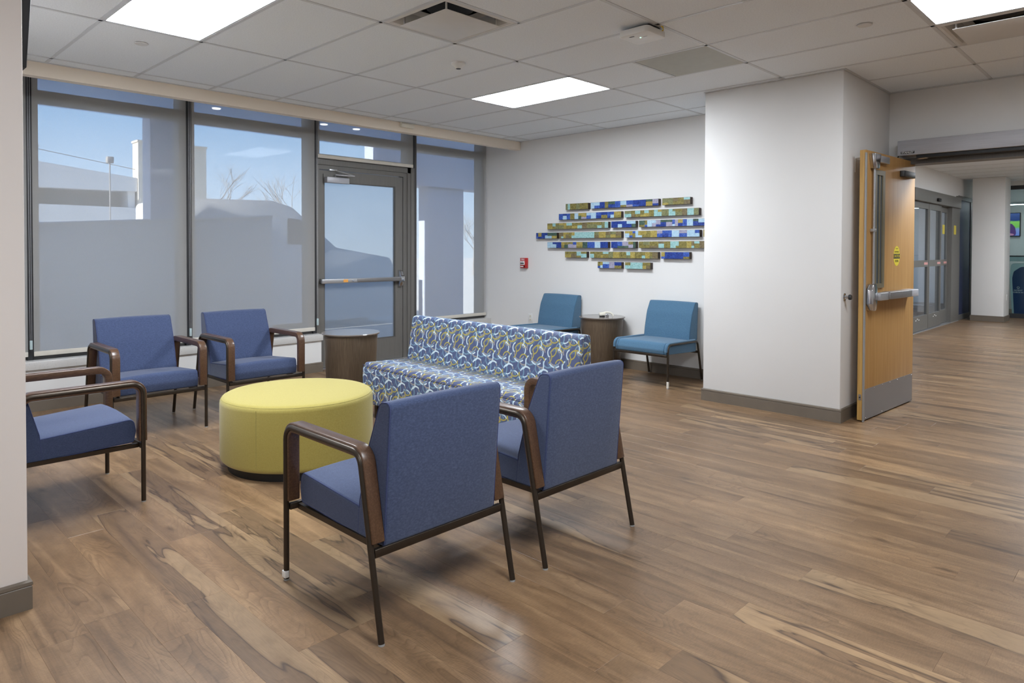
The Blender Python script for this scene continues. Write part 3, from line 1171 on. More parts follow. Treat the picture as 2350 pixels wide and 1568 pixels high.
# narrow vision lite
fb = bmesh.new()
for a in ((ls(.375), ls(.165), 1.96, 2.00), (ls(.375), ls(.165), 1.05, 1.085), (ls(.375), ls(.325), 1.085, 1.96), (ls(.205), ls(.165), 1.085, 1.96)):
    bm_box(fb, a[0], a[1], .0, .014, a[2], a[3])
finish('vision_frame', fb, MT['lite'], d2)
box('vision_pane', ls(.325), ls(.205), .0012, .004, 1.085, 1.96, MT['vanglass'], d2)
box('vision_stop', ls(.285), ls(.262), .004, .010, 1.085, 1.96, MT['lite'], d2)
# concealed rod device
tube('vertical_rod', [(ls(.118), .022, 1.06), (ls(.118), .022, 2.03)], .0095, MT['steel'], d2, 10)
box('rod_guide', ls(.140), ls(.096), 0, .034, 1.50, 1.525, MT['steel'], d2, bev=.004)
prism('top_latch_cover', [(ls(.085), 2.0), (ls(.15), 2.0), (ls(.185), 2.118), (ls(.06), 2.118)], .0, .05, MT['chrome'], d2, 'y', .006)
box('top_latch_case', ls(.40), ls(.17), 0, .038, 2.058, 2.112, MT['steel'], d2, bev=.003)
prism('latch_housing', fillet([(ls(.02), .93), (ls(.045), .875), (ls(.10), .875), (ls(.125), .93), (ls(.125), 1.05), (ls(.10), 1.09), (ls(.04), 1.09), (ls(.02), 1.04)], .015, 3, True), 0, .055, MT['chrome'], d2, 'y', .008)
box('touch_bar', ls(.30), ls(.125), .02, .078, .955, 1.015, MT['steel'], d2, bev=.004)
box('touch_bar', ls(.80), ls(.30), .02, .092, .958, 1.018, MT['kick'], d2, bev=.006)
box('bar_end_cap', ls(.98), ls(.80), .0, .086, .957, 1.017, MT['opbox'], d2, bev=.006)
prism('motion_sensor', fillet([(ls(.73), .0), (ls(.74), .042), (ls(1.0), .042), (ls(1.04), .0)], .012, 3, True), 1.985, 2.035, MT['dark'], d2, 'z', .004)
# caution decal
bm = bmesh.new()
n_ = 32
v = [bm.verts.new((ls(.693) + .073 * math.cos(2 * PI * k / n_), .0006, 1.306 + .085 * math.sin(2 * PI * k / n_))) for k in range(n_)]
bm.faces.new(v)
dec = finish('caution_decal', bm, MT['sticker'], d2)
box('decal_band', ls(.693) - .072, ls(.693) + .072, .0007, .0010, 1.284, 1.325, MT['dark'], dec)
for s_, z_, sz_, m_ in (('CAUTION', 1.3045, .034, 'sticker'), ('AUTOMATIC', 1.341, .019, 'dark'), ('DOOR', 1.262, .026, 'dark'), ('CAUTION', 1.368, .010, 'dark')):
    t_ = text_mesh('decal_lettering', s_, sz_, MT[m_], dec, .0002, sx=1.0 if s_ != 'AUTOMATIC' else .95)
    t_.matrix_local = Matrix.Translation((ls(.693), .0014, z_)) @ Matrix.Rotation(PI, 4, 'Z') @ Matrix.Rotation(PI / 2, 4, 'X')
box('flush_bolt_plate', DW + .001, DW + .004, -.034, -.014, .17, .215, MT['kick'], d2)
lathe('flush_bolt', [(.006, 0), (.006, .002), (0, .002)], MT['black'], d2, 10).matrix_local = Matrix.Translation((DW + .0045, -.024, .192)) @ Matrix.Rotation(PI / 2, 4, 'Y')
# frame of the opening
jb = bmesh.new()
bm_box(jb, -1.80, -1.755, HDR_Y - .012, HDR_Y + .162, 0, 2.15)
bm_box(jb, -1.80, 0.75, HDR_Y - .012, HDR_Y + .162, 2.112, 2.165)
bm_box(jb, 0.70, 0.75, HDR_Y - .012, HDR_Y + .162, 0, 2.15)
struct(finish('trim_5', jb, MT['bronze']))
op = empty('door_operator', (-0.55, HDR_Y, 2.18))
tag(op, 'long brushed aluminium door operator box over the corridor opening', 'door operator')
box('operator_housing', -1.24, 1.30, -.150, -.001, -.002, .128, MT['opbox'], op, bev=.003)
box('operator_track', -1.10, 1.28, -.125, -.02, -.030, -.003, MT['black'], op)
tube('drive_arm', [(-1.09, -.085, -.018), (-1.02, -.10, -.022)], .016, MT['steel'], op, 10)
tube('drive_arm', [(-1.02, -.10, -.026), (-1.13, .0, -.03)], .008, MT['steel'], op, 8)
pl = box('name_plate', -1.213, -1.108, -.1512, -.150, .010, .031, MT['black'], op)
t_ = text_mesh('plate_lettering', 'STANLEY', .0215, MT['white'], pl, .0003, sx=1.06, bold=.0006)
t_.matrix_local = Matrix.Translation((-1.1605, -.1516, .0205)) @ Matrix.Rotation(PI / 2, 4, 'X')
tube('operator_cable', [(-1.245, -.06, .02), (-1.262, -.05, .0), (-1.275, -.03, -.02)], .006, MT['black'], op, 6)

# ------------------------------------------------------------------ chairs
TR = 0.0115
HWID = 0.32


def side_path(zarm=0.633, xf=0.33, xc=-0.205, xr=-0.335, rad=0.055):
    return fillet([(xf, 0.0), (xf, zarm), (xc, zarm), (xr, 0.0)], [0, rad, rad, 0], 7)


def cut_path(path, z, side):
    """part of the polyline above height z"""
    out = []
    for a, b in zip(path, path[1:]):
        if a[1] >= z and not out:
            out.append(a)
        if (a[1] < z) != (b[1] < z):
            t = (z - a[1]) / (b[1] - a[1])
            out.append((a[0] + (b[0] - a[0]) * t, z))
        if b[1] >= z:
            out.append(b)
    return out


def band(name, path, t, y0, y1, mat, parent, bev=.004):
    bm = bmesh.new()
    P = [Vector(p) for p in path]
    rings = []
    for i, p in enumerate(P):
        d = (P[min(i + 1, len(P) - 1)] - P[max(i - 1, 0)]).normalized()
        n = Vector((-d.y, d.x))
        a, b = p + n * t / 2, p - n * t / 2
        rings.append([bm.verts.new((a.x, y0, a.y)), bm.verts.new((a.x, y1, a.y)), bm.verts.new((b.x, y1, b.y)), bm.verts.new((b.x, y0, b.y))])
    for A, B in zip(rings, rings[1:]):
        for k in range(4):
            bm.faces.new((A[k], A[(k + 1) % 4], B[(k + 1) % 4], B[k]))
    bm.faces.new(rings[0])
    bm.faces.new(rings[-1][::-1])
    bmesh.ops.recalc_face_normals(bm, faces=bm.faces[:])
    if bev:
        es = [e for e in bm.edges if len(e.link_faces) == 2 and e.calc_face_angle(0) > 1.0]
        bmesh.ops.bevel(bm, geom=es, offset=bev, segments=2, profile=.5, affect='EDGES')
    return finish(name, bm, mat, parent, True, 50)


def glides_and_legs(t, zrail, path):
    xf = path[0][0]
    xr = path[-1][0]
    lo = 0.006
    xr_rail = path[-1][0] + (path[-2][0] - path[-1][0]) * (zrail) / (path[-2][1])
    for sy in (-1, 1):
        y = sy * HWID
        for a, b in (((xf, lo), (xf, zrail)), ((xr, lo), (xr_rail, zrail))):
            lg = tube('leg', [(a[0], y, a[1]), (b[0], y, b[1])], TR, MT['tube'], t, 12)
            lathe('foot_glide', [(.0115, 0.0), (.0115, .005), (.0105, .007), (0, .007)], MT['glide'], lg, 12, a[0], y)
    return xr_rail


def ring_piping(name, prof, w, d, r, mat, parent, axis='y'):
    pr = inset_poly(prof, d)
    pts = [(a, w, z) if axis == 'y' else (w, a, z) for a, z in pr]
    return tube(name, pts, r, mat, parent, 6, True)


def make_armchair(name):
    t = empty(name)
    path = side_path()
    zr = 0.300
    xr_rail = glides_and_legs(t, zr, path)
    up = cut_path(path, zr, 0)
    wpath = cut_path(path, 0.325, 0)
    for sy in (-1, 1):
        tube('arm_tube', [(x, sy * HWID, z) for x, z in up], TR, MT['tube'], t, 12)
        a, b = sy * (HWID - .050), sy * (HWID + .0015)
        band('armrest', wpath, 0.040, min(a, b), max(a, b), MT['walnut'], t)
    # seat frame
    hw = HWID - .012
    box('front_rail', .318, .338, -hw, hw, .286, .312, MT['tube'], t, bev=.002)
    box('rear_rail', xr_rail - .008, xr_rail + .012, -hw, hw, .276, .306, MT['tube'], t, bev=.002)
    for sy in (-1, 1):
        y = sy * (HWID - .055)
        box('side_rail', xr_rail, .32, y - .010, y + .010, .284, .306, MT['tube'], t)
    # seat cushion
    prof = fillet([(.300, .312), (.312, .372), (.300, .440), (-.165, .408), (-.165, .298)], [.016, .05, .030, .016, .016], 5, True)
    seat = cushion('seat', prof, .2690, MT['blue'], t, r=.011, crown=.012)
    for sy in (-1, 1):
        ring_piping('piping', prof, sy * .2665, .0030, .0022, MT['bluepipe'], seat)
    # back cushion
    prof = fillet([(-.110, .300), (-.122, .430), (-.180, .640), (-.252, .812), (-.318, .820), (-.278, .300)], [.016, .05, .25, .032, .022, .016], 5, True)
    back = cushion('backrest', prof, .2695, MT['blue'], t, r=.011, crown=.004)
    for sy in (-1, 1):
        ring_piping('piping', prof, sy * .2675, .0025, .0020, MT['bluepipe'], back)
    return t


def make_sidechair(name):
    t = empty(name)
    path = fillet([(.33, 0), (.33, .423), (-.235, .413), (-.33, 0)], [0, .05, .045, 0], 7)
    zr = 0.318
    xr_rail = glides_and_legs(t, zr, path)
    up = cut_path(path, zr, 0)
    for sy in (-1, 1):
        tube('seat_tube', [(x, sy * HWID, z) for x, z in up], TR * .92, MT['tube'], t, 12)
    hw = HWID - .01
    box('front_rail', .318, .338, -hw, hw, .304, .328, MT['tube'], t, bev=.002)
    box('rear_rail', xr_rail - .008, xr_rail + .010, -hw, hw, .290, .314, MT['tube'], t, bev=.002)
    prof = fillet([(.322, .326), (.332, .370), (.306, .436), (-.235, .424), (-.235, .306)], [.014, .03, .045, .014, .014], 6, True)
    seat = cushion('seat', prof, .306, MT['teal'], t, r=.009, crown=.006)
    for sy in (-1, 1):
        ring_piping('piping', inset_poly(prof, -.001), sy * .272, 0.0, .0026, MT['tealpipe'], seat)
        # rolled welt that covers the tube on each side
        welt = [(x + (.006 if x > .3 else 0), z + .011) for x, z in cut_path(path, .345, 0) if x > -.20]
        tube('side_welt', [(x, sy * .306, z) for x, z in welt], .0145, MT['teal'], seat, 10)
    prof = fillet([(-.150, .415), (-.165, .520), (-.205, .690), (-.268, .808), (-.330, .806), (-.312, .415)], [.015, .2, .2, .030, .020, .015], 5, True)
    back = cushion('backrest', prof, .273, MT['teal'], t, r=.010, crown=.004)
    for sy in (-1, 1):
        ring_piping('piping', prof, sy * .2710, .0025, .0020, MT['tealpipe'], back)
    return t


arm0 = make_armchair('armchair')
CH = [((-5.600, 1.770), 0, 'blue armchair below the window, left of the two facing the ottoman from there'),
      ((-5.600, 2.575), 0, 'blue armchair below the window next to the wood drum side table'),
      ((-2.268, 1.669), PI, 'blue armchair seen from behind, nearest the camera, in front of the yellow ottoman'),
      ((-2.240, 2.480), PI, 'blue armchair seen from behind, standing between the near armchair and the open floor'),
      ((-4.270, 0.906), PI / 2, 'blue armchair cut off by the near white pillar at the left edge')]
for k, (p, rz, lab) in enumerate(CH):
    o = arm0 if k == 0 else copy_tree(arm0)
    o.location = (p[0], p[1], 0)
    o.rotation_euler = (0, 0, rz)
    tag(o, lab, 'armchair', 'blue armchairs around the ottoman')
teal0 = make_sidechair('side_chair')
for k, (p, lab) in enumerate([((-3.872, 6.140), 'armless teal chair beside the white column, right of the drum table'),
                              ((-5.420, 6.140), 'armless teal chair behind the patterned sofa, left of the drum table')]):
    o = teal0 if k == 0 else copy_tree(teal0)
    o.location = (p[0], p[1], 0)
    o.rotation_euler = (0, 0, -PI / 2)
    tag(o, lab, 'chair', 'armless teal chairs along the back wall')
# torn tape on one front leg of the nearest armchair and a pale cap on a teal chair leg
near = [o for o in bpy.data.objects if o.type == 'EMPTY' and o.name.startswith('armchair') and abs(o.location.y - 1.669) < .01][0]
tp = box('leg_tape', .330 - TR - .002, .330 + TR + .002, HWID - .005, HWID + TR + .002, .012, .040, MT['white'], near, bev=.002)
tp['label'] = 'torn white tape on the front leg'
cap = lathe('leg_cap', [(.0125, .008), (.0125, .07), (.0117, .072), (.0117, .008)], MT['hem'], teal0, 12, .33, HWID)
cap['label'] = 'pale cap on the front leg'

# ------------------------------------------------------------------ patterned sofa (front toward -Y)
sf = empty('patterned_sofa', (-3.752, 3.065, 0), -0.022)
tag(sf, 'armless sofa upholstered in blue fabric with overlapping ring pattern', 'sofa')
HL = 0.935
prof = fillet([(.004, .122), (0.0, .400), (.030, .446), (.50, .428), (.50, .122)], [.020, .034, .034, .020, .020], 5, True)
seat = cushion('seat', prof, HL, MT['ring'], sf, r=.015, axis='x', crown=.004, mid=10, uv=True)
tube('piping', [(-HL + .02, -.0005, .428), (HL - .02, -.0005, .428)], .003, MT['ringpipe'], seat, 6)
prof = fillet([(.415, .30), (.438, .430), (.492, .770), (.515, .787), (.588, .787), (.598, .30)], [.016, .02, .030, .03, .025, .016], 5, True)
back = cushion('backrest', prof, HL, MT['ring'], sf, r=.012, axis='x', mid=10, uv=True)
tube('piping', [(-HL + .02, .600, .77), (HL - .02, .600, .77)], .003, MT['ringpipe'], back, 6)
for sx_ in (-1, 1):
    for y_ in (.07, .50):
        lg = box('leg', sx_ * (HL - .12) - .02, sx_ * (HL - .12) + .02, y_ - .02, y_ + .02, 0.006, .126, MT['tube'], sf, bev=.003)
        box('foot_glide', sx_ * (HL - .12) - .016, sx_ * (HL - .12) + .016, y_ - .016, y_ + .016, 0, .006, MT['glide'], lg)
box('back_post', -HL + .10, -HL + .14, .51, .55, .126, .33, MT['tube'], sf)
box('back_post', HL - .14, HL - .10, .51, .55, .126, .33, MT['tube'], sf)

# ------------------------------------------------------------------ ottoman
ot = empty('ottoman', (-4.030, 2.178, 0))
tag(ot, 'round chartreuse yellow ottoman on a black plinth between the armchairs', 'ottoman')
RO = 0.466
pr_ = [(0, .050), (RO - .035, .050)]
for k in range(6):
    a_ = -PI / 2 + PI / 2 * k / 5
    pr_.append((RO - .035 + .035 * math.cos(a_), .085 + .035 * math.sin(a_)))
for k in range(6):
    a_ = PI / 2 * k / 5
    pr_.append((RO - .040 + .040 * math.cos(a_), .406 + .040 * math.sin(a_)))
pr_ += [(RO * .8, .4500), (RO * .6, .4530), (RO * .35, .455), (0, .4555)]
ob = lathe('upholstery', pr_, MT['lime'], ot, 96)
tube('seam', [((RO - .0115) * math.cos(2 * PI * k / 96), (RO - .0115) * math.sin(2 * PI * k / 96), .4335) for k in range(96)], .0016, MT['limepipe'], ob, 6, True)
for a_ in (-1.02, 2.12):
    tube('seam', [((RO + .0004) * math.cos(a_), (RO + .0004) * math.sin(a_), z_) for z_ in (.085, .25, .42)], .0016, MT['limepipe'], ob, 6)
lathe('plinth', [(0, 0), (RO - .045, 0), (RO - .045, .056), (0, .056)], MT['black'], ot, 64)


# ------------------------------------------------------------------ drum tables
def drum(loc, lab):
    t = empty('drum_table', loc)
    tag(t, lab, 'side table', 'wood grain drum side tables')
    lathe('drum_body', [(.205, .0), (.208, .004), (.238, .578), (0, .578)], MT['drum'], t, 64)
    lathe('table_top', [(0, .578), (.240, .578), (.258, .590), (.260, .597), (.256, .602), (0, .602)], MT['drumtop'], t, 64, angle=25)
    return t


drum((-5.374, 3.421, 0), 'drum side table with wood grain sides in front of the glass exit door')
drum((-4.672, 6.245, 0), 'drum side table with wood grain sides between the two teal chairs')
hs = empty('handheld_device', (-4.615, 6.235, .602), 0.75)
tag(hs, 'small cream and black handheld device on the drum table between teal chairs', 'device')
prism('device_head', fillet([(-.07, .012), (-.075, .045), (-.02, .052), (.0, .040), (-.01, .016)], .010, 4, True), -.028, .028, MT['offwhite'], hs, 'y', .007)
box('device_base', -.068, -.008, -.026, .026, .0, .013, MT['black'], hs, bev=.004)
tube('device_handle', [(-.02, 0, .045), (.02, 0, .050), (.05, 0, .046), (.075, 0, .030), (.085, 0, .010)], [.012, .011, .011, .010, .009], MT['offwhite'], hs, 10)
box('device_clip', .0, .035, -.014, .014, .0, .030, MT['chrome'], hs, bev=.005)

# ------------------------------------------------------------------ mosaic art strips
ROWZ = [1.873, 1.755, 1.642, 1.527, 1.409, 1.293, 1.175]
ARTS = [[(-5.392, -5.046, 'o'), (-5.009, -4.080, 'b'), (-4.034, -3.695, 'o')],
        [(-5.501, -4.570, 'b'), (-4.525, -3.595, 'o')],
        [(-5.688, -4.750, 'o'), (-4.709, -4.373, 'b'), (-4.330, -3.400, 'b')],
        [(-5.878, -5.530, 'b'), (-5.499, -4.566, 'o'), (-4.518, -3.583, 'b'), (-3.542, -3.205, 'o')],
        [(-5.687, -4.752, 'b'), (-4.710, -4.371, 'b'), (-4.333, -3.400, 'o')],
        [(-5.399, -5.063, 'o'), (-5.016, -4.083, 'o'), (-4.043, -3.700, 'b')],
        [(-4.901, -4.562, 'b'), (-4.515, -4.178, 'o')]]
ORD = ['top row', 'second row from the top', 'third row from the top', 'widest row', 'fifth row from the top', 'second row from the bottom', 'bottom row']
HN = {'o': 'olive gold', 'b': 'cobalt blue'}
rr_ = random.Random(31)
patch_cache = {}


def patch_obj(x0, x1, z0, z1, mat, parent, yf, hh):
    bm = bmesh.new()
    bm_box(bm, x0, x1, yf - hh, yf + .002, z0, z1)
    return finish('patch', bm, mat, parent)


for ri, row in enumerate(ARTS):
    for pi_, (xa, xb, kd) in enumerate(row):
        L_ = xb - xa
        pos_ = ['left end', 'right end'] if len(row) == 2 else (['left end', 'middle', 'right end'] if len(row) == 3 else ['left end', 'second', 'third', 'right end, mostly behind the column'])
        a_ = empty('art_strip', ((xa + xb) / 2, 6.508, ROWZ[ri] - .0365))
        tag(a_, '%s %s mosaic wall strip, %s, %s' % ('short' if L_ < .5 else 'long', HN[kd], ORD[ri], pos_[pi_]), 'wall art', 'mosaic strips of the back wall artwork')
        h = L_ / 2
        box('panel_body', -h, h, -.046, 0, 0, .073, MT['brownedge'], a_)
        x = -h + .002
        while x < h - .004:
            w_ = min(rr_.uniform(.032, .095), h - .002 - x)
            if h - .002 - (x + w_) < .03:
                w_ = h - .002 - x
            main = BLUES if kd == 'b' else OLIVES
            oth = OLIVES if kd == 'b' else OLIVES[2:]
            def pick():
                if kd == 'b':
                    return rr_.choice([BLUES[0], BLUES[0], BLUES[0], BLUES[1], BLUES[1], BLUES[2], BLUES[2], BLUES[3], BLUES[4], OLIVES[1], OLIVES[0]])
                return rr_.choice([OLIVES[0], OLIVES[0], OLIVES[1], OLIVES[2], OLIVES[3], OLIVES[4], OLIVES[4]])
            if rr_.random() < .35:
                patch_obj(x, x + w_ - .0008, .0015, .0715, pick(), a_, -.046, rr_.uniform(.0008, .002))
            else:
                zz = rr_.choice([.025, .034, .04, .048])
                m1 = pick()
                m2 = pick()
                patch_obj(x, x + w_ - .0008, .0015, zz - .0005, m1, a_, -.046, rr_.uniform(.0008, .002))
                patch_obj(x, x + w_ - .0008, zz, .0715, m2, a_, -.046, rr_.uniform(.0008, .002))
            x += w_

# ------------------------------------------------------------------ wall devices
fp = empty('fire_alarm_pull', (-6.105, BW_Y - .001, 1.112))
tag(fp, 'small red fire alarm pull station on the back wall', 'fire alarm')
box('alarm_body', -.048, .048, -.052, 0, 0, .132, MT['red'], fp, bev=.004)
lv = box('pull_lever', -.034, .034, -.062, -.050, .042, .092, MT['white'], fp, bev=.004)
box('lever_bar', -.028, .028, -.066, -.060, .056, .070, MT['black'], lv)
for s_, z_, sz_, m_ in (('FIRE', .110, .034, 'white'), ('PULL', .081, .014, 'dark')):
    t_ = text_mesh('alarm_lettering', s_, sz_, MT[m_], fp, .0004)
    t_.matrix_local = Matrix.Translation((0, -.0528 if m_ == 'white' else -.0628, z_)) @ Matrix.Rotation(PI / 2, 4, 'X')
box('alarm_label', -.040, .010, -.0530, -.0520, .014, .028, MT['white'], fp)
box('alarm_lock', .018, .032, -.056, -.050, .010, .034, MT['black'], fp)


def outlet(loc, rz, lab):
    o = empty('wall_outlet', loc, rz)
    tag(o, lab, 'outlet')
    box('cover_plate', -.038, .038, -.006, 0, 0, .116, MT['white'], o, bev=.002)
    for z_ in (.026, .070):
        s_ = box('socket', -.016, .016, -.009, -.005, z_ - .004, z_ + .026, MT['offwhite'], o, bev=.002)
        for x_ in (-.007, .005):
            box('socket_slot', x_, x_ + .002, -.0095, -.0085, z_ + .008, z_ + .018, MT['black'], s_)
    return o


outlet((-6.010, BW_Y - .001, .412), 0, 'white duplex power outlet on the back wall left of a teal chair')
ds = empty('door_stop', (COLX1, 5.690, .985))
tag(ds, 'small chrome wall bumper on the white column beside the wooden door', 'door stop')
lathe('stop_flange', [(.030, 0), (.030, .006), (.016, .010), (.014, .038), (0, .038)], MT['chrome'], ds, 24).matrix_local = Matrix.Rotation(PI / 2, 4, 'Y')
lathe('stop_pad', [(.020, .036), (.022, .044), (.018, .056), (0, .058)], MT['dark'], ds, 24).matrix_local = Matrix.Rotation(PI / 2, 4, 'Y')
hk = empty('wall_hook', (COLX1, 5.915, 1.985))
tag(hk, 'thin white wall hook on the column side above the wooden door edge', 'hook')
box('hook_plate', 0, .004, -.012, .012, 0, .125, MT['white'], hk, bev=.001)
box('hook_arm', .004, .045, -.012, .012, .110, .125, MT['white'], hk, bev=.003)
ms = empty('occupancy_sensor', (-6.199, 4.66, 2.700))
tag(ms, 'small cream motion sensor on the bulkhead above the exit door', 'sensor')
prism('sensor_body', fillet([(0, .0), (0, .055), (.025, .055), (.042, .035), (.035, .0)], .008, 3, True), -.085, .085, MT['offwhite'], ms, 'y', .006)

# ------------------------------------------------------------------ ceiling fixtures
LLAB = {(0, -5): 'recessed ceiling light panel at the top left above the blue armchairs',
        (0, 0): 'recessed ceiling light panel in front of the mosaic artwork',
        (3, 0): 'recessed ceiling light panel at the top right beside a supply diffuser',
        (3, -5): 'recessed ceiling light panel over the open floor right of the near armchairs',
        (3, -10): 'unseen ceiling light panel behind the camera, added to light the pillar',  # out of view, added to brighten the near pillar
        (3, 5): 'recessed corridor light panel just past the wooden door',
        (3, 12): 'unseen corridor light panel before the sliding doors, added to light the far end',  # unseen panel, placed to lift the far column
        (3, 15): 'unseen corridor light panel beside the sliding doors, added to light the far end'}  # second unseen panel added for the far end's brightness
for (i, j) in LIGHTS:
    x0, x1, y0, y1 = gx(i) + .012, gx(i + 1) - .012, gy(j) + .012, gy(j + 1) - .012
    t = empty('ceiling_light', ((x0 + x1) / 2, (y0 + y1) / 2, CEIL))
    tag(t, LLAB.get((i, j), 'recessed ceiling light panel further along the room or corridor'), 'ceiling light', 'recessed light panels')
    hx, hy = (x1 - x0) / 2, (y1 - y0) / 2
    bm = bmesh.new()
    for a in ((-hx, hx, -hy, -hy + .012), (-hx, hx, hy - .012, hy), (-hx, -hx + .012, -hy + .012, hy - .012), (hx - .012, hx, -hy + .012, hy - .012)):
        bm_box(bm, a[0], a[1], a[2], a[3], .001, .05)
    finish('housing', bm, MT['tbar'], t)
    # lens: shallow pillow with folded corners
    bm = bmesh.new()
    nx, ny = 12, 8
    g = [[bm.verts.new((-hx + .012 + (2 * hx - .024) * a / nx, -hy + .012 + (2 * hy - .024) * b / ny,
                        .010 + .020 * (math.sin(PI * a / nx) ** .6) * (math.sin(PI * b / ny) ** .6))) for b in range(ny + 1)] for a in range(nx + 1)]
    for a in range(nx):
        for b in range(ny):
            bm.faces.new((g[a][b], g[a + 1][b], g[a + 1][b + 1], g[a][b + 1]))
    finish('lens', bm, MT['panelw' if i == 0 else ('panelc' if j >= 5 else ('paneln' if j < 0 else 'panel'))], t, True)
    box('backing', -hx, hx, -hy, hy, .05, .055, MT['tbar'], t)

DLAB = ['square plaque air diffuser in the ceiling above the seating group', 'square plaque air diffuser beside the top right ceiling light']
for (i, j), lab in zip(DIFFS, DLAB):
    x0, y0 = gx(i), gy(j)
    t = empty('air_diffuser', (x0 + T / 2, y0 + T / 2, CEIL))
    tag(t, lab, 'air vent', 'ceiling air diffusers')
    h = T / 2 - .012
    bm = bmesh.new()
    L0 = [(h, .002), (h - .022, -.003), (h - .038, .004), (h - .085, .070), (.16, .085)]
    rings = []
    for q, z in L0:
        rings.append([bm.verts.new((sx_ * q, sy_ * q, z)) for sx_, sy_ in ((-1, -1), (1, -1), (1, 1), (-1, 1))])
    for A, B in zip(rings, rings[1:]):
        for k in range(4):
            bm.faces.new((A[k], A[(k + 1) % 4], B[(k + 1) % 4], B[k]))
    finish('diffuser_cone', bm, MT['diffuser'], t)
    lathe('duct_neck', [(.148, .086), (.148, .150), (0, .150)], MT['black'], t, 40)
    box('face_plaque', -.218, .218, -.218, .218, -.021, -.017, MT['diffuser'], t, bev=.002)
    for sx_ in (-1, 1):
        for sy_ in (-1, 1):
            q = .20
            tube('hanger', [(sx_ * q, sy_ * q, -.018), (sx_ * q, sy_ * q, .072)], .006, MT['diffuser'], t, 8)

for (x, y), lab in (((-5.125, 1.610), 'flat round sprinkler cover plate near the bulkhead at left'), ((-1.434, 4.607), 'flat round sprinkler cover plate left of the top right ceiling light')):
    o = lathe('sprinkler_cap', [(0, -.006), (.040, -.006), (.043, -.002), (.043, .001), (0, .003)], MT['diffuser'], None, 32)
    o.location = (x, y, CEIL)
    tag(o, lab, 'sprinkler', 'ceiling sprinkler covers')
sm = empty('smoke_detector', (-3.927, 3.440, CEIL))
tag(sm, 'round white smoke detector on the ceiling', 'smoke detector')
lathe('detector_base', [(0, 0.002), (.055, .002), (.055, -.012), (.045, -.020), (.036, -.024), (.020, -.042), (0, -.042)], MT['white'], sm, 32)
lathe('detector_eye', [(0, -.045), (.016, -.045), (.020, -.0415), (0, -.041)], MT['dark'], sm, 24)
ap = empty('wireless_access_point', (-2.478, 3.722, CEIL))
tag(ap, 'white square wireless access point with a yellow cable on the ceiling', 'access point')
bm = bmesh.new()
bm_prism(bm, fillet([(-.11, -.11), (.11, -.11), (.11, .11), (-.11, .11)], .03, 5, True), -.058, -.016, 'z')
bmesh.ops.recalc_face_normals(bm, faces=bm.faces[:])
bevel(bm, .008, 2)
apb = finish('unit_body', bm, MT['white'], ap, True, 40)
box('mount_bracket', -.07, .09, -.06, .06, -.016, .001, MT['dark'], ap)
tube('network_cable', [(.085, .05, -.022), (.115, .06, -.02), (.122, .045, -.005), (.118, .03, .002)], .004, MT['yellow'], ap, 8)
lathe('status_light', [(0, -.0592), (.005, -.0590), (.005, -.0570), (0, -.057)], MT['led'], apb, 12, 0.0, -.02)
box('logo_mark', -.05, -.015, -.075, -.062, -.0586, -.0575, MT['dark'], apb)
box('logo_mark', .020, .050, -.022, -.018, -.0586, -.0575, MT['dark'], apb)

# wall-mounted screen over the left armchair: only its dark edge shows past the pillar
tvw = empty('wall_television', (-3.86, NEAR_Y, 2.36))
tag(tvw, 'dark tilted television edge just past the near pillar at the ceiling', 'television')
tb = box('screen_body', -.56, .56, -.012, .028, -.31, .31, MT['black'], tvw, bev=.004)
tb.matrix_local = Matrix.Translation((0, .045, .02)) @ Matrix.Rotation(-.06, 4, 'X')
box('wall_bracket', -.20, .20, .001, .045, -.12, .12, MT['dark'], tvw)

# ------------------------------------------------------------------ corridor beyond the opening
struct(box('wall_corridor_left', FX0 - .15, FX0, HDR_Y + .15, 12.30, 0, CEIL + .15, MT['wall']))
hb = bmesh.new()
bm_box(hb, FX0 - .15, FX0, 12.30, 15.50, 2.365, CEIL + .15)
bm_box(hb, FX0 - .15, FX0, 16.70, 20.5, 0, CEIL + .15)
bm_box(hb, FX0 - .15, FX0, 15.50, 16.70, 2.42, CEIL + .15)
struct(finish('wall_corridor_far', hb, MT['wall']))
struct(box('wall_far_column', -2.925, -2.401, 15.80, 16.36, 0, CEIL, MT['wall'], bev=.006))
baseboard('baseboard_far_column', [(-2.925, 16.8), (-2.925, 15.80), (-2.401, 15.80), (-2.401, 16.36)], -1)
baseboard('baseboard_corridor', [(FX0, 12.25), (FX0, HDR_Y + .16)], 1)
# sliding entrance doors
d3 = struct(empty('door_3', (FX0, 13.9, 0)))


def sbox(name, x0, x1, y0, y1, z0, z1, m, par=None, bev=0.0):
    return box(name, x0, x1, y0 - 13.9, y1 - 13.9, z0, z1, m, par or d3, bev)


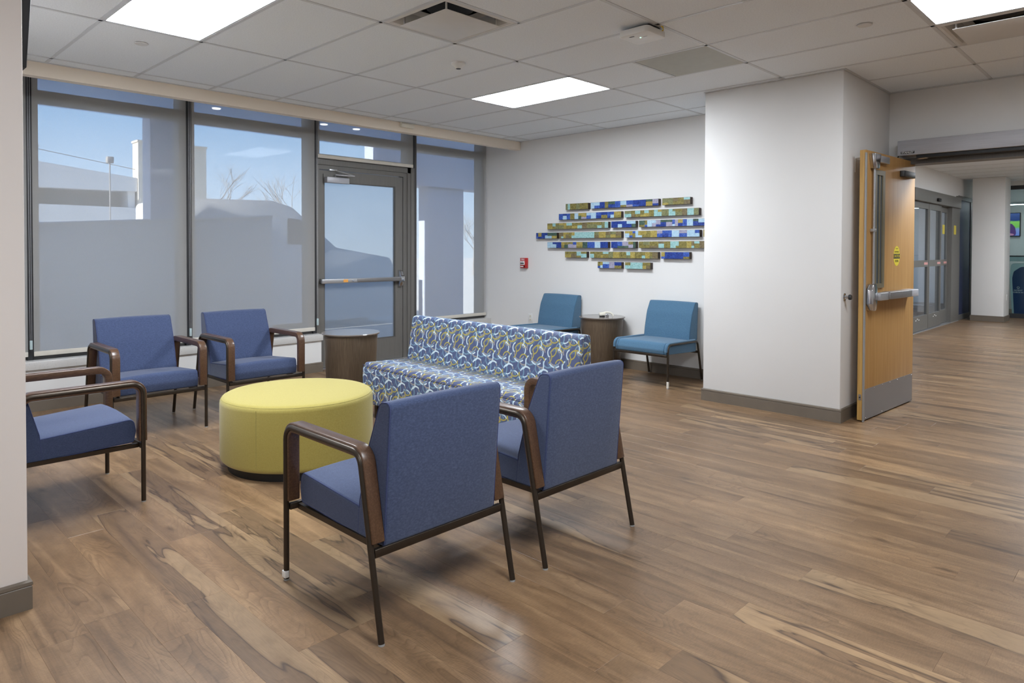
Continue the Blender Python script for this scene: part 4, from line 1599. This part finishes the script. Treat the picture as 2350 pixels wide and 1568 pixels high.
hd = sbox('slide_header', -.10, .06, 12.30, 15.47, 2.165, 2.365, MT['alum'], bev=.004)
sbox('header_sensor', .06, .10, 13.62, 13.78, 2.205, 2.26, MT['black'], bev=.01)
sbox('jamb', -.10, .02, 14.93, 15.33, 0, 2.165, MT['alum'])
sbox('jamb', -.10, .02, 15.33, 15.50, 0, 2.40, MT['alum'])
for y0, y1, xo in ((12.30, 13.38, .0), (13.40, 14.24, .0), (14.24, 14.93, -.05)):
    lf = bmesh.new()
    st_ = .06
    for a in ((y0, y0 + st_, .02, 2.16), (y1 - st_, y1, .02, 2.16), (y0 + st_, y1 - st_, .02, .265), (y0 + st_, y1 - st_, 2.06, 2.16), (y0 + st_, y1 - st_, 1.08, 1.19)):
        bm_box(lf, xo - .04, xo, a[0] - 13.9, a[1] - 13.9, a[2], a[3])
    l_ = finish('sliding_leaf', lf, MT['alum'], d3)
    box('pane', xo - .024, xo - .018, y0 + st_ - 13.9, y1 - st_ - 13.9, .265, 1.08, MT['glass'], l_)
    box('pane', xo - .024, xo - .018, y0 + st_ - 13.9, y1 - st_ - 13.9, 1.19, 2.06, MT['glass'], l_)
    box('push_label', xo, xo + .001, y1 - .27 - 13.9, y1 - .05 - 13.9, 1.115, 1.155, MT['pinklabel'], l_)
    if xo == 0.0:
        for q in range(3):
            box('floor_decal', xo, xo + .001, y0 + .32 + q * .09 - 13.9, y0 + .38 + q * .09 - 13.9, .195 + (q % 2) * .02, .21 + (q % 2) * .02, MT['white'], l_)
sbox('notice_sticker', .02, .022, 15.08, 15.25, 1.66, 1.83, MT['sticker'])
sbox('notice_sticker', -.042, -.040, 14.50, 14.66, 1.66, 1.83, MT['sticker'])
sbox('door_sill', -.12, .03, 12.30, 15.5, 0, .012, MT['steel'])
# navy glazed panel and its frame
np_ = empty('navy_panel', (FX0, 16.1, 0))
tag(np_, 'tall navy glazed panel between the sliding doors and far column', 'panel')
pb_ = bmesh.new()
for a in ((15.50, 15.62, 0, 2.42), (16.58, 16.70, 0, 2.42), (15.62, 16.58, 0, .10), (15.62, 16.58, 2.34, 2.42)):
    bm_box(pb_, -.10, .01, a[0] - 16.1, a[1] - 16.1, a[2], a[3])
finish('panel_frame', pb_, MT['alum'], np_)
box('panel_sheet', -.08, -.004, -.48, .48, .10, 2.34, MT['navy'], np_)
# vestibule seen through the sliding doors
vb = bmesh.new()
bm_box(vb, -6.2, -6.05, 9.0, 20.5, 2.3, 2.9)
bm_box(vb, -6.2, -6.05, 9.0, 20.5, 0, .35)
for y_ in (10.5, 12.0, 13.5, 15.0, 16.5, 18.0):
    bm_box(vb, -6.2, -6.05, y_, y_ + .5, .35, 2.3)
bm_box(vb, -6.05, FX0 - .15, 9.0, 9.15, 0, 2.9)
bm_box(vb, -6.05, FX0 - .15, 20.35, 20.5, 0, 2.9)
bm_box(vb, -6.2, FX0 - .15, 9.0, 20.5, 2.757, 2.9)
bm_box(vb, -6.2, FX0 - .15, 9.0, 20.5, -.12, -.004)
struct(finish('wall_vestibule', vb, MT['wall']))
vl = empty('vestibule_fill_light', (-4.6, 14.6, 2.75))  # added panel that brightens the view through the sliding doors
tag(vl, 'light panel added to brighten the entrance vestibule', 'ceiling light')
box('lens', -.30, .30, -.60, .60, -.012, 0, MT['panel'], vl)
box('housing', -.32, .32, -.62, .62, 0, .006, MT['tbar'], vl)

# glazed check-in room at the very end
gp = struct(empty('window_6', (-1.0, 17.0, 0)))
gb = bmesh.new()
bm_box(gb, -1.95, 5.0, -.03, .03, 2.59, 2.67)
bm_box(gb, -1.95, 5.0, -.03, .03, 0, .09)
finish('partition_frame', gb, MT['dark'], gp)
box('pane', -1.95, 5.0, -.005, .005, .09, 2.59, MT['glass2'], gp)
struct(box('wall_partition_top', -3.1, RX1, 16.97, 17.03, 2.67, CEIL + .12, MT['wall']))
struct(box('wall_far_end', -3.1, RX1, 19.5, 19.65, 0, CEIL + .15, MT['wall']))
tv = empty('television', (-3.06, 19.49, 1.69))
tag(tv, 'flat television showing a figure on grass in the far glazed room', 'television')
box('screen_bezel', -.44, .40, -.06, 0, 0, .545, MT['black'], tv, bev=.006)
scr = box('screen', -.425, .385, -.0625, -.0602, .015, .53, MT['tv'], tv)
bm = bmesh.new()
bm_prism(bm, fillet([(.05, .016), (.315, .016), (.320, .10), (.30, .21), (.24, .29), (.05, .30)], .04, 4, True), -.0635, -.0630, 'y')
finish('picture_figure', bm, MT['purple'], scr)
bm = bmesh.new()
bm_prism(bm, fillet([(.17, .02), (.27, .02), (.29, .05), (.22, .07), (.17, .06)], .015, 4, True), -.0642, -.0637, 'y')
finish('picture_arm', bm, MT['skin'], scr)
ks = empty('check_in_kiosk', (-2.28, 17.75, 0))
tag(ks, 'navy and grey patient check-in kiosk behind the far glass', 'kiosk')
kb = prism('kiosk_shell', fillet([(-.27, 0), (-.32, .75), (-.30, 1.09), (.22, 1.09), (.30, .95), (.34, 0)], [0, .05, .06, .08, .1, 0], 5, True), .0, .40, MT['palegrey'], ks, 'y', .015)
prism('kiosk_panel', fillet([(-.235, .03), (-.275, .78), (-.25, .92), (-.126, 1.02), (.16, 1.02), (.22, .80), (.22, .03)], [0, .04, .08, .10, .05, .04, 0], 5, True), -.006, .004, MT['navy2'], ks, 'y')
box('kiosk_counter', -.42, .50, -.02, .45, 1.135, 1.235, MT['palegrey'], ks, bev=.01)
box('counter_top', -.44, .52, -.04, .47, 1.235, 1.255, MT['dark'], ks)
for s_, z_, sz_ in (('PATIENT', .522, .038), ('CHECK-IN', .480, .038)):
    t_ = text_mesh('kiosk_lettering', s_, sz_, MT['white'], ks, .0004)
    t_.matrix_local = Matrix.Translation((-.169, -.0075, z_)) @ Matrix.Rotation(PI / 2, 4, 'X')
em = tube('kiosk_emblem', [(-.169 + .020 * math.cos(a_) * (1 if math.sin(a_) > -.2 else .7), -.008, .580 + .023 * math.sin(a_)) for a_ in [2 * PI * q / 16 for q in range(16)]], .004, MT['white'], ks, 6, True)
outlet((-2.400, 16.12, .40), PI / 2, 'tiny white outlet on the side of the far white column')
ll = empty('linear_light', (-1.6, 18.6, 2.38))
tag(ll, 'thin linear ceiling light in the far glazed room', 'ceiling light')
box('lens', -1.4, 2.2, -.03, .03, -.012, 0, MT['panel'], ll)
box('housing', -1.4, 2.2, -.035, .035, 0, .05, MT['tbar'], ll)
for x_ in (-1.2, 2.0):
    tube('hanger', [(x_, 0, .05), (x_, 0, .38)], .004, MT['tbar'], ll, 6)

# ------------------------------------------------------------------ outside the windows
gr = struct(box('ground_outside', -90, -7.05, -60, 90, -.25, -.15, MT['asphalt']))
cn = empty('entrance_canopy', (-9.2, 1.0, 3.34))
tag(cn, 'flat canopy roof outside the windows', 'canopy')
box('canopy_slab', -2.2, 2.12, -9.0, 6.4, 0, .40, MT['concrete'], cn)
for y_ in (3.05, 4.75, 5.35):
    lathe('downlight', [(0, -.012), (.055, -.012), (.06, .0), (0, .001)], MT['lamp'], cn, 20, -.6, y_)
cp_ = box('canopy_post', -.175, .175, -.185, .185, 0, 3.488, MT['canopycol'], None, bev=.01)
cp_.location = (-11.225, 3.765, -.15)
tag(cp_, 'square post holding up the canopy outside the left window', 'post')
pt = empty('portico', (-11.4, 9.6, -.15))
tag(pt, 'grey portico with a square post outside the corner window', 'portico')
box('lintel', -.30, .20, -1.83, 3.8, 2.81, 3.89, MT['canopycol'], pt)
box('post', -.20, .12, -.55, .43, 0, 2.81, MT['canopycol'], pt)

vn = empty('van', (-11.95, 6.13, -.15))
vn.scale = (.95, .95, .98)
tag(vn, 'white cargo van parked outside the windows', 'van')
vp = fillet([(-2.15, .16), (-2.15, 2.36), (-.45, 2.40), (-.05, 2.30), (.90, 1.56), (1.55, 1.46), (2.20, 1.36), (2.32, 1.10), (2.32, .16)], [.05, .10, .1, .35, .12, .3, .15, .1, .05], 5, True)
prism('van_body', vp, -1.5, .5, MT['van'], vn, 'x', .04)
prism('side_window', fillet([(-.15, 1.62), (-.15, 2.10), (.10, 2.08), (.62, 1.62)], .05, 4, True), .495, .51, MT['vanglass'], vn, 'x')
for y_ in (-1.35, 1.45):
    w_ = lathe('wheel', [(0, 0), (.20, .0), (.34, .01), (.36, .06), (.36, .20), (.34, .24), (0, .24)], MT['tyre'], vn, 28)
    w_.matrix_local = Matrix.Translation((.20, y_, .36)) @ Matrix.Rotation(PI / 2, 4, 'Y')
tl = empty('box_trailer', (-10.3, 2.7, -.15))
tag(tl, 'low grey enclosed trailer parked beside the van outside', 'trailer')
prism('trailer_box', [(-3.9, .06), (-3.9, 1.585), (2.13, 1.98), (2.13, .06)], -.68, .6, MT['trailer'], tl, 'x', .02)
tube('roof_rail', [(.60, -3.9, 1.59), (.60, 2.13, 1.985)], .018, MT['van'], tl, 8)
for y_ in (-.9, .1):
    prism('wheel_guard', fillet([(y_ - .42, .06), (y_ - .40, .45), (y_, .62), (y_ + .40, .45), (y_ + .42, .06)], .12, 4, True), .595, .63, MT['trailer'], tl, 'x', .01)
cr = empty('parked_car', (-16.0, 2.0, -.15))
tag(cr, 'pale parked car behind the trailer outside', 'car')
prism('car_body', fillet([(-2.3, .4), (-2.4, 1.2), (-1.8, 1.45), (-1.2, 2.16), (1.0, 2.18), (1.75, 1.60), (2.3, 1.5), (2.4, .4)], .25, 4, True), -1.8, 0, MT['trailer'], cr, 'x', .05)
prism('car_window', fillet([(-1.5, 1.55), (-1.05, 2.02), (.85, 2.03), (1.3, 1.6)], .1, 4, True), -.005, .006, MT['vanglass'], cr, 'x')
for y_ in (-1.4, 1.4):
    w_ = lathe('wheel', [(0, 0), (.2, .0), (.33, .01), (.35, .05), (.35, .2), (0, .2)], MT['tyre'], cr, 24)
    w_.matrix_local = Matrix.Translation((-.16, y_, .35)) @ Matrix.Rotation(PI / 2, 4, 'Y')

ga = empty('parking_garage', (-40, 4.0, -.15))
tag(ga, 'pale concrete parking garage far outside the left window', 'building')
prism('upper_facade', [(-16, 4.30), (-16, 8.2), (3.4, 6.03), (4.0, 5.75), (8.3, 5.27), (8.3, 4.55)], -14, 0, MT['garage'], ga, 'x')
box('lower_facade', -14, 0, -16, 8.3, 0, 3.68, MT['garage'], ga)
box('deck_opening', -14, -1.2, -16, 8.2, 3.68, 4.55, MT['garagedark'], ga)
for y_ in (-6, -1, 3.2, 7.9):
    box('deck_pier', -1.2, -.2, y_, y_ + .35, 3.68, 4.55, MT['garage'], ga)
tube('roof_rail', [(-.3, 3.2, 6.5), (-.3, 8.3, 5.75)], .018, MT['bark'], ga, 6)
box('roof_canopy', -5, .2, -2.0, 3.9, 6.45, 6.55, MT['garage'], ga)
box('deck_lamp', -1.6, -1.3, 4.15, 4.75, 4.30, 4.36, MT['lamp'], ga)
box('deck_lamp', -1.6, -1.3, 6.0, 6.6, 4.30, 4.36, MT['lamp'], ga)
tw = empty('stair_tower', (-39.9, 14.05, -.15))
tag(tw, 'tall plain stair tower beside the parking garage', 'building')
box('tower_shaft', -.9, 0, -1.72, 1.85, 0, 7.2, MT['tower'], tw)
box('tower_cap', -.95, .05, -1.77, 1.90, 7.2, 7.3, MT['tower'], tw)
lp = empty('light_pole', (-36, 9.9, -.15))
tag(lp, 'thin parking lot light pole above the garage', 'light pole')
tube('pole', [(0, 0, 0), (0, 0, 5.6)], .03, MT['bark'], lp, 8)
box('lamp_head', -.14, .14, -.14, .14, 5.50, 5.80, MT['bark'], lp, bev=.03)


def bare_tree(loc, h, seed, lab):
    q = random.Random(seed)
    t = empty('bare_tree', loc)
    tag(t, lab, 'tree', 'bare winter trees outside')
    tube('trunk', [(0, 0, 0), (.05, .03, h * .25), (0, .08, h * .5)], [h * .022, h * .017, h * .012], MT['bark'], t, 8)
    bm = bmesh.new()

    def grow(p, d, L, r, lev):
        e = p + d * L
        bm_tube(bm, [p, p + d * L * .5 + Vector((q.uniform(-.04, .04), q.uniform(-.04, .04), .02)) * L, e], [r, r * .8, r * .55], 4)
        if lev == 0:
            return
        for _ in range(3):
            nd = (d + Vector((q.uniform(-.8, .8), q.uniform(-.8, .8), q.uniform(-.15, .6)))).normalized()
            grow(p + d * L * q.uniform(.5, 1.0), nd, L * q.uniform(.6, .8), r * .55, lev - 1)
    for _ in range(5):
        a_ = q.uniform(0, 2 * PI)
        grow(Vector((0, .05, h * q.uniform(.3, .5))), Vector((math.cos(a_) * .7, math.sin(a_) * .7, .8)).normalized(), h * .22, h * .005, 3)
    finish('branches', bm, MT['bark'], t)
    return t


bare_tree((-34, 13.7, -.15), 6.6, 3, 'bare tree behind the stair tower edge')
bare_tree((-30, 15.9, -.15), 6.2, 5, 'bare tree rising over the van windscreen')
bare_tree((-30, 27.5, -.15), 4.6, 9, 'bare tree beyond the portico post')
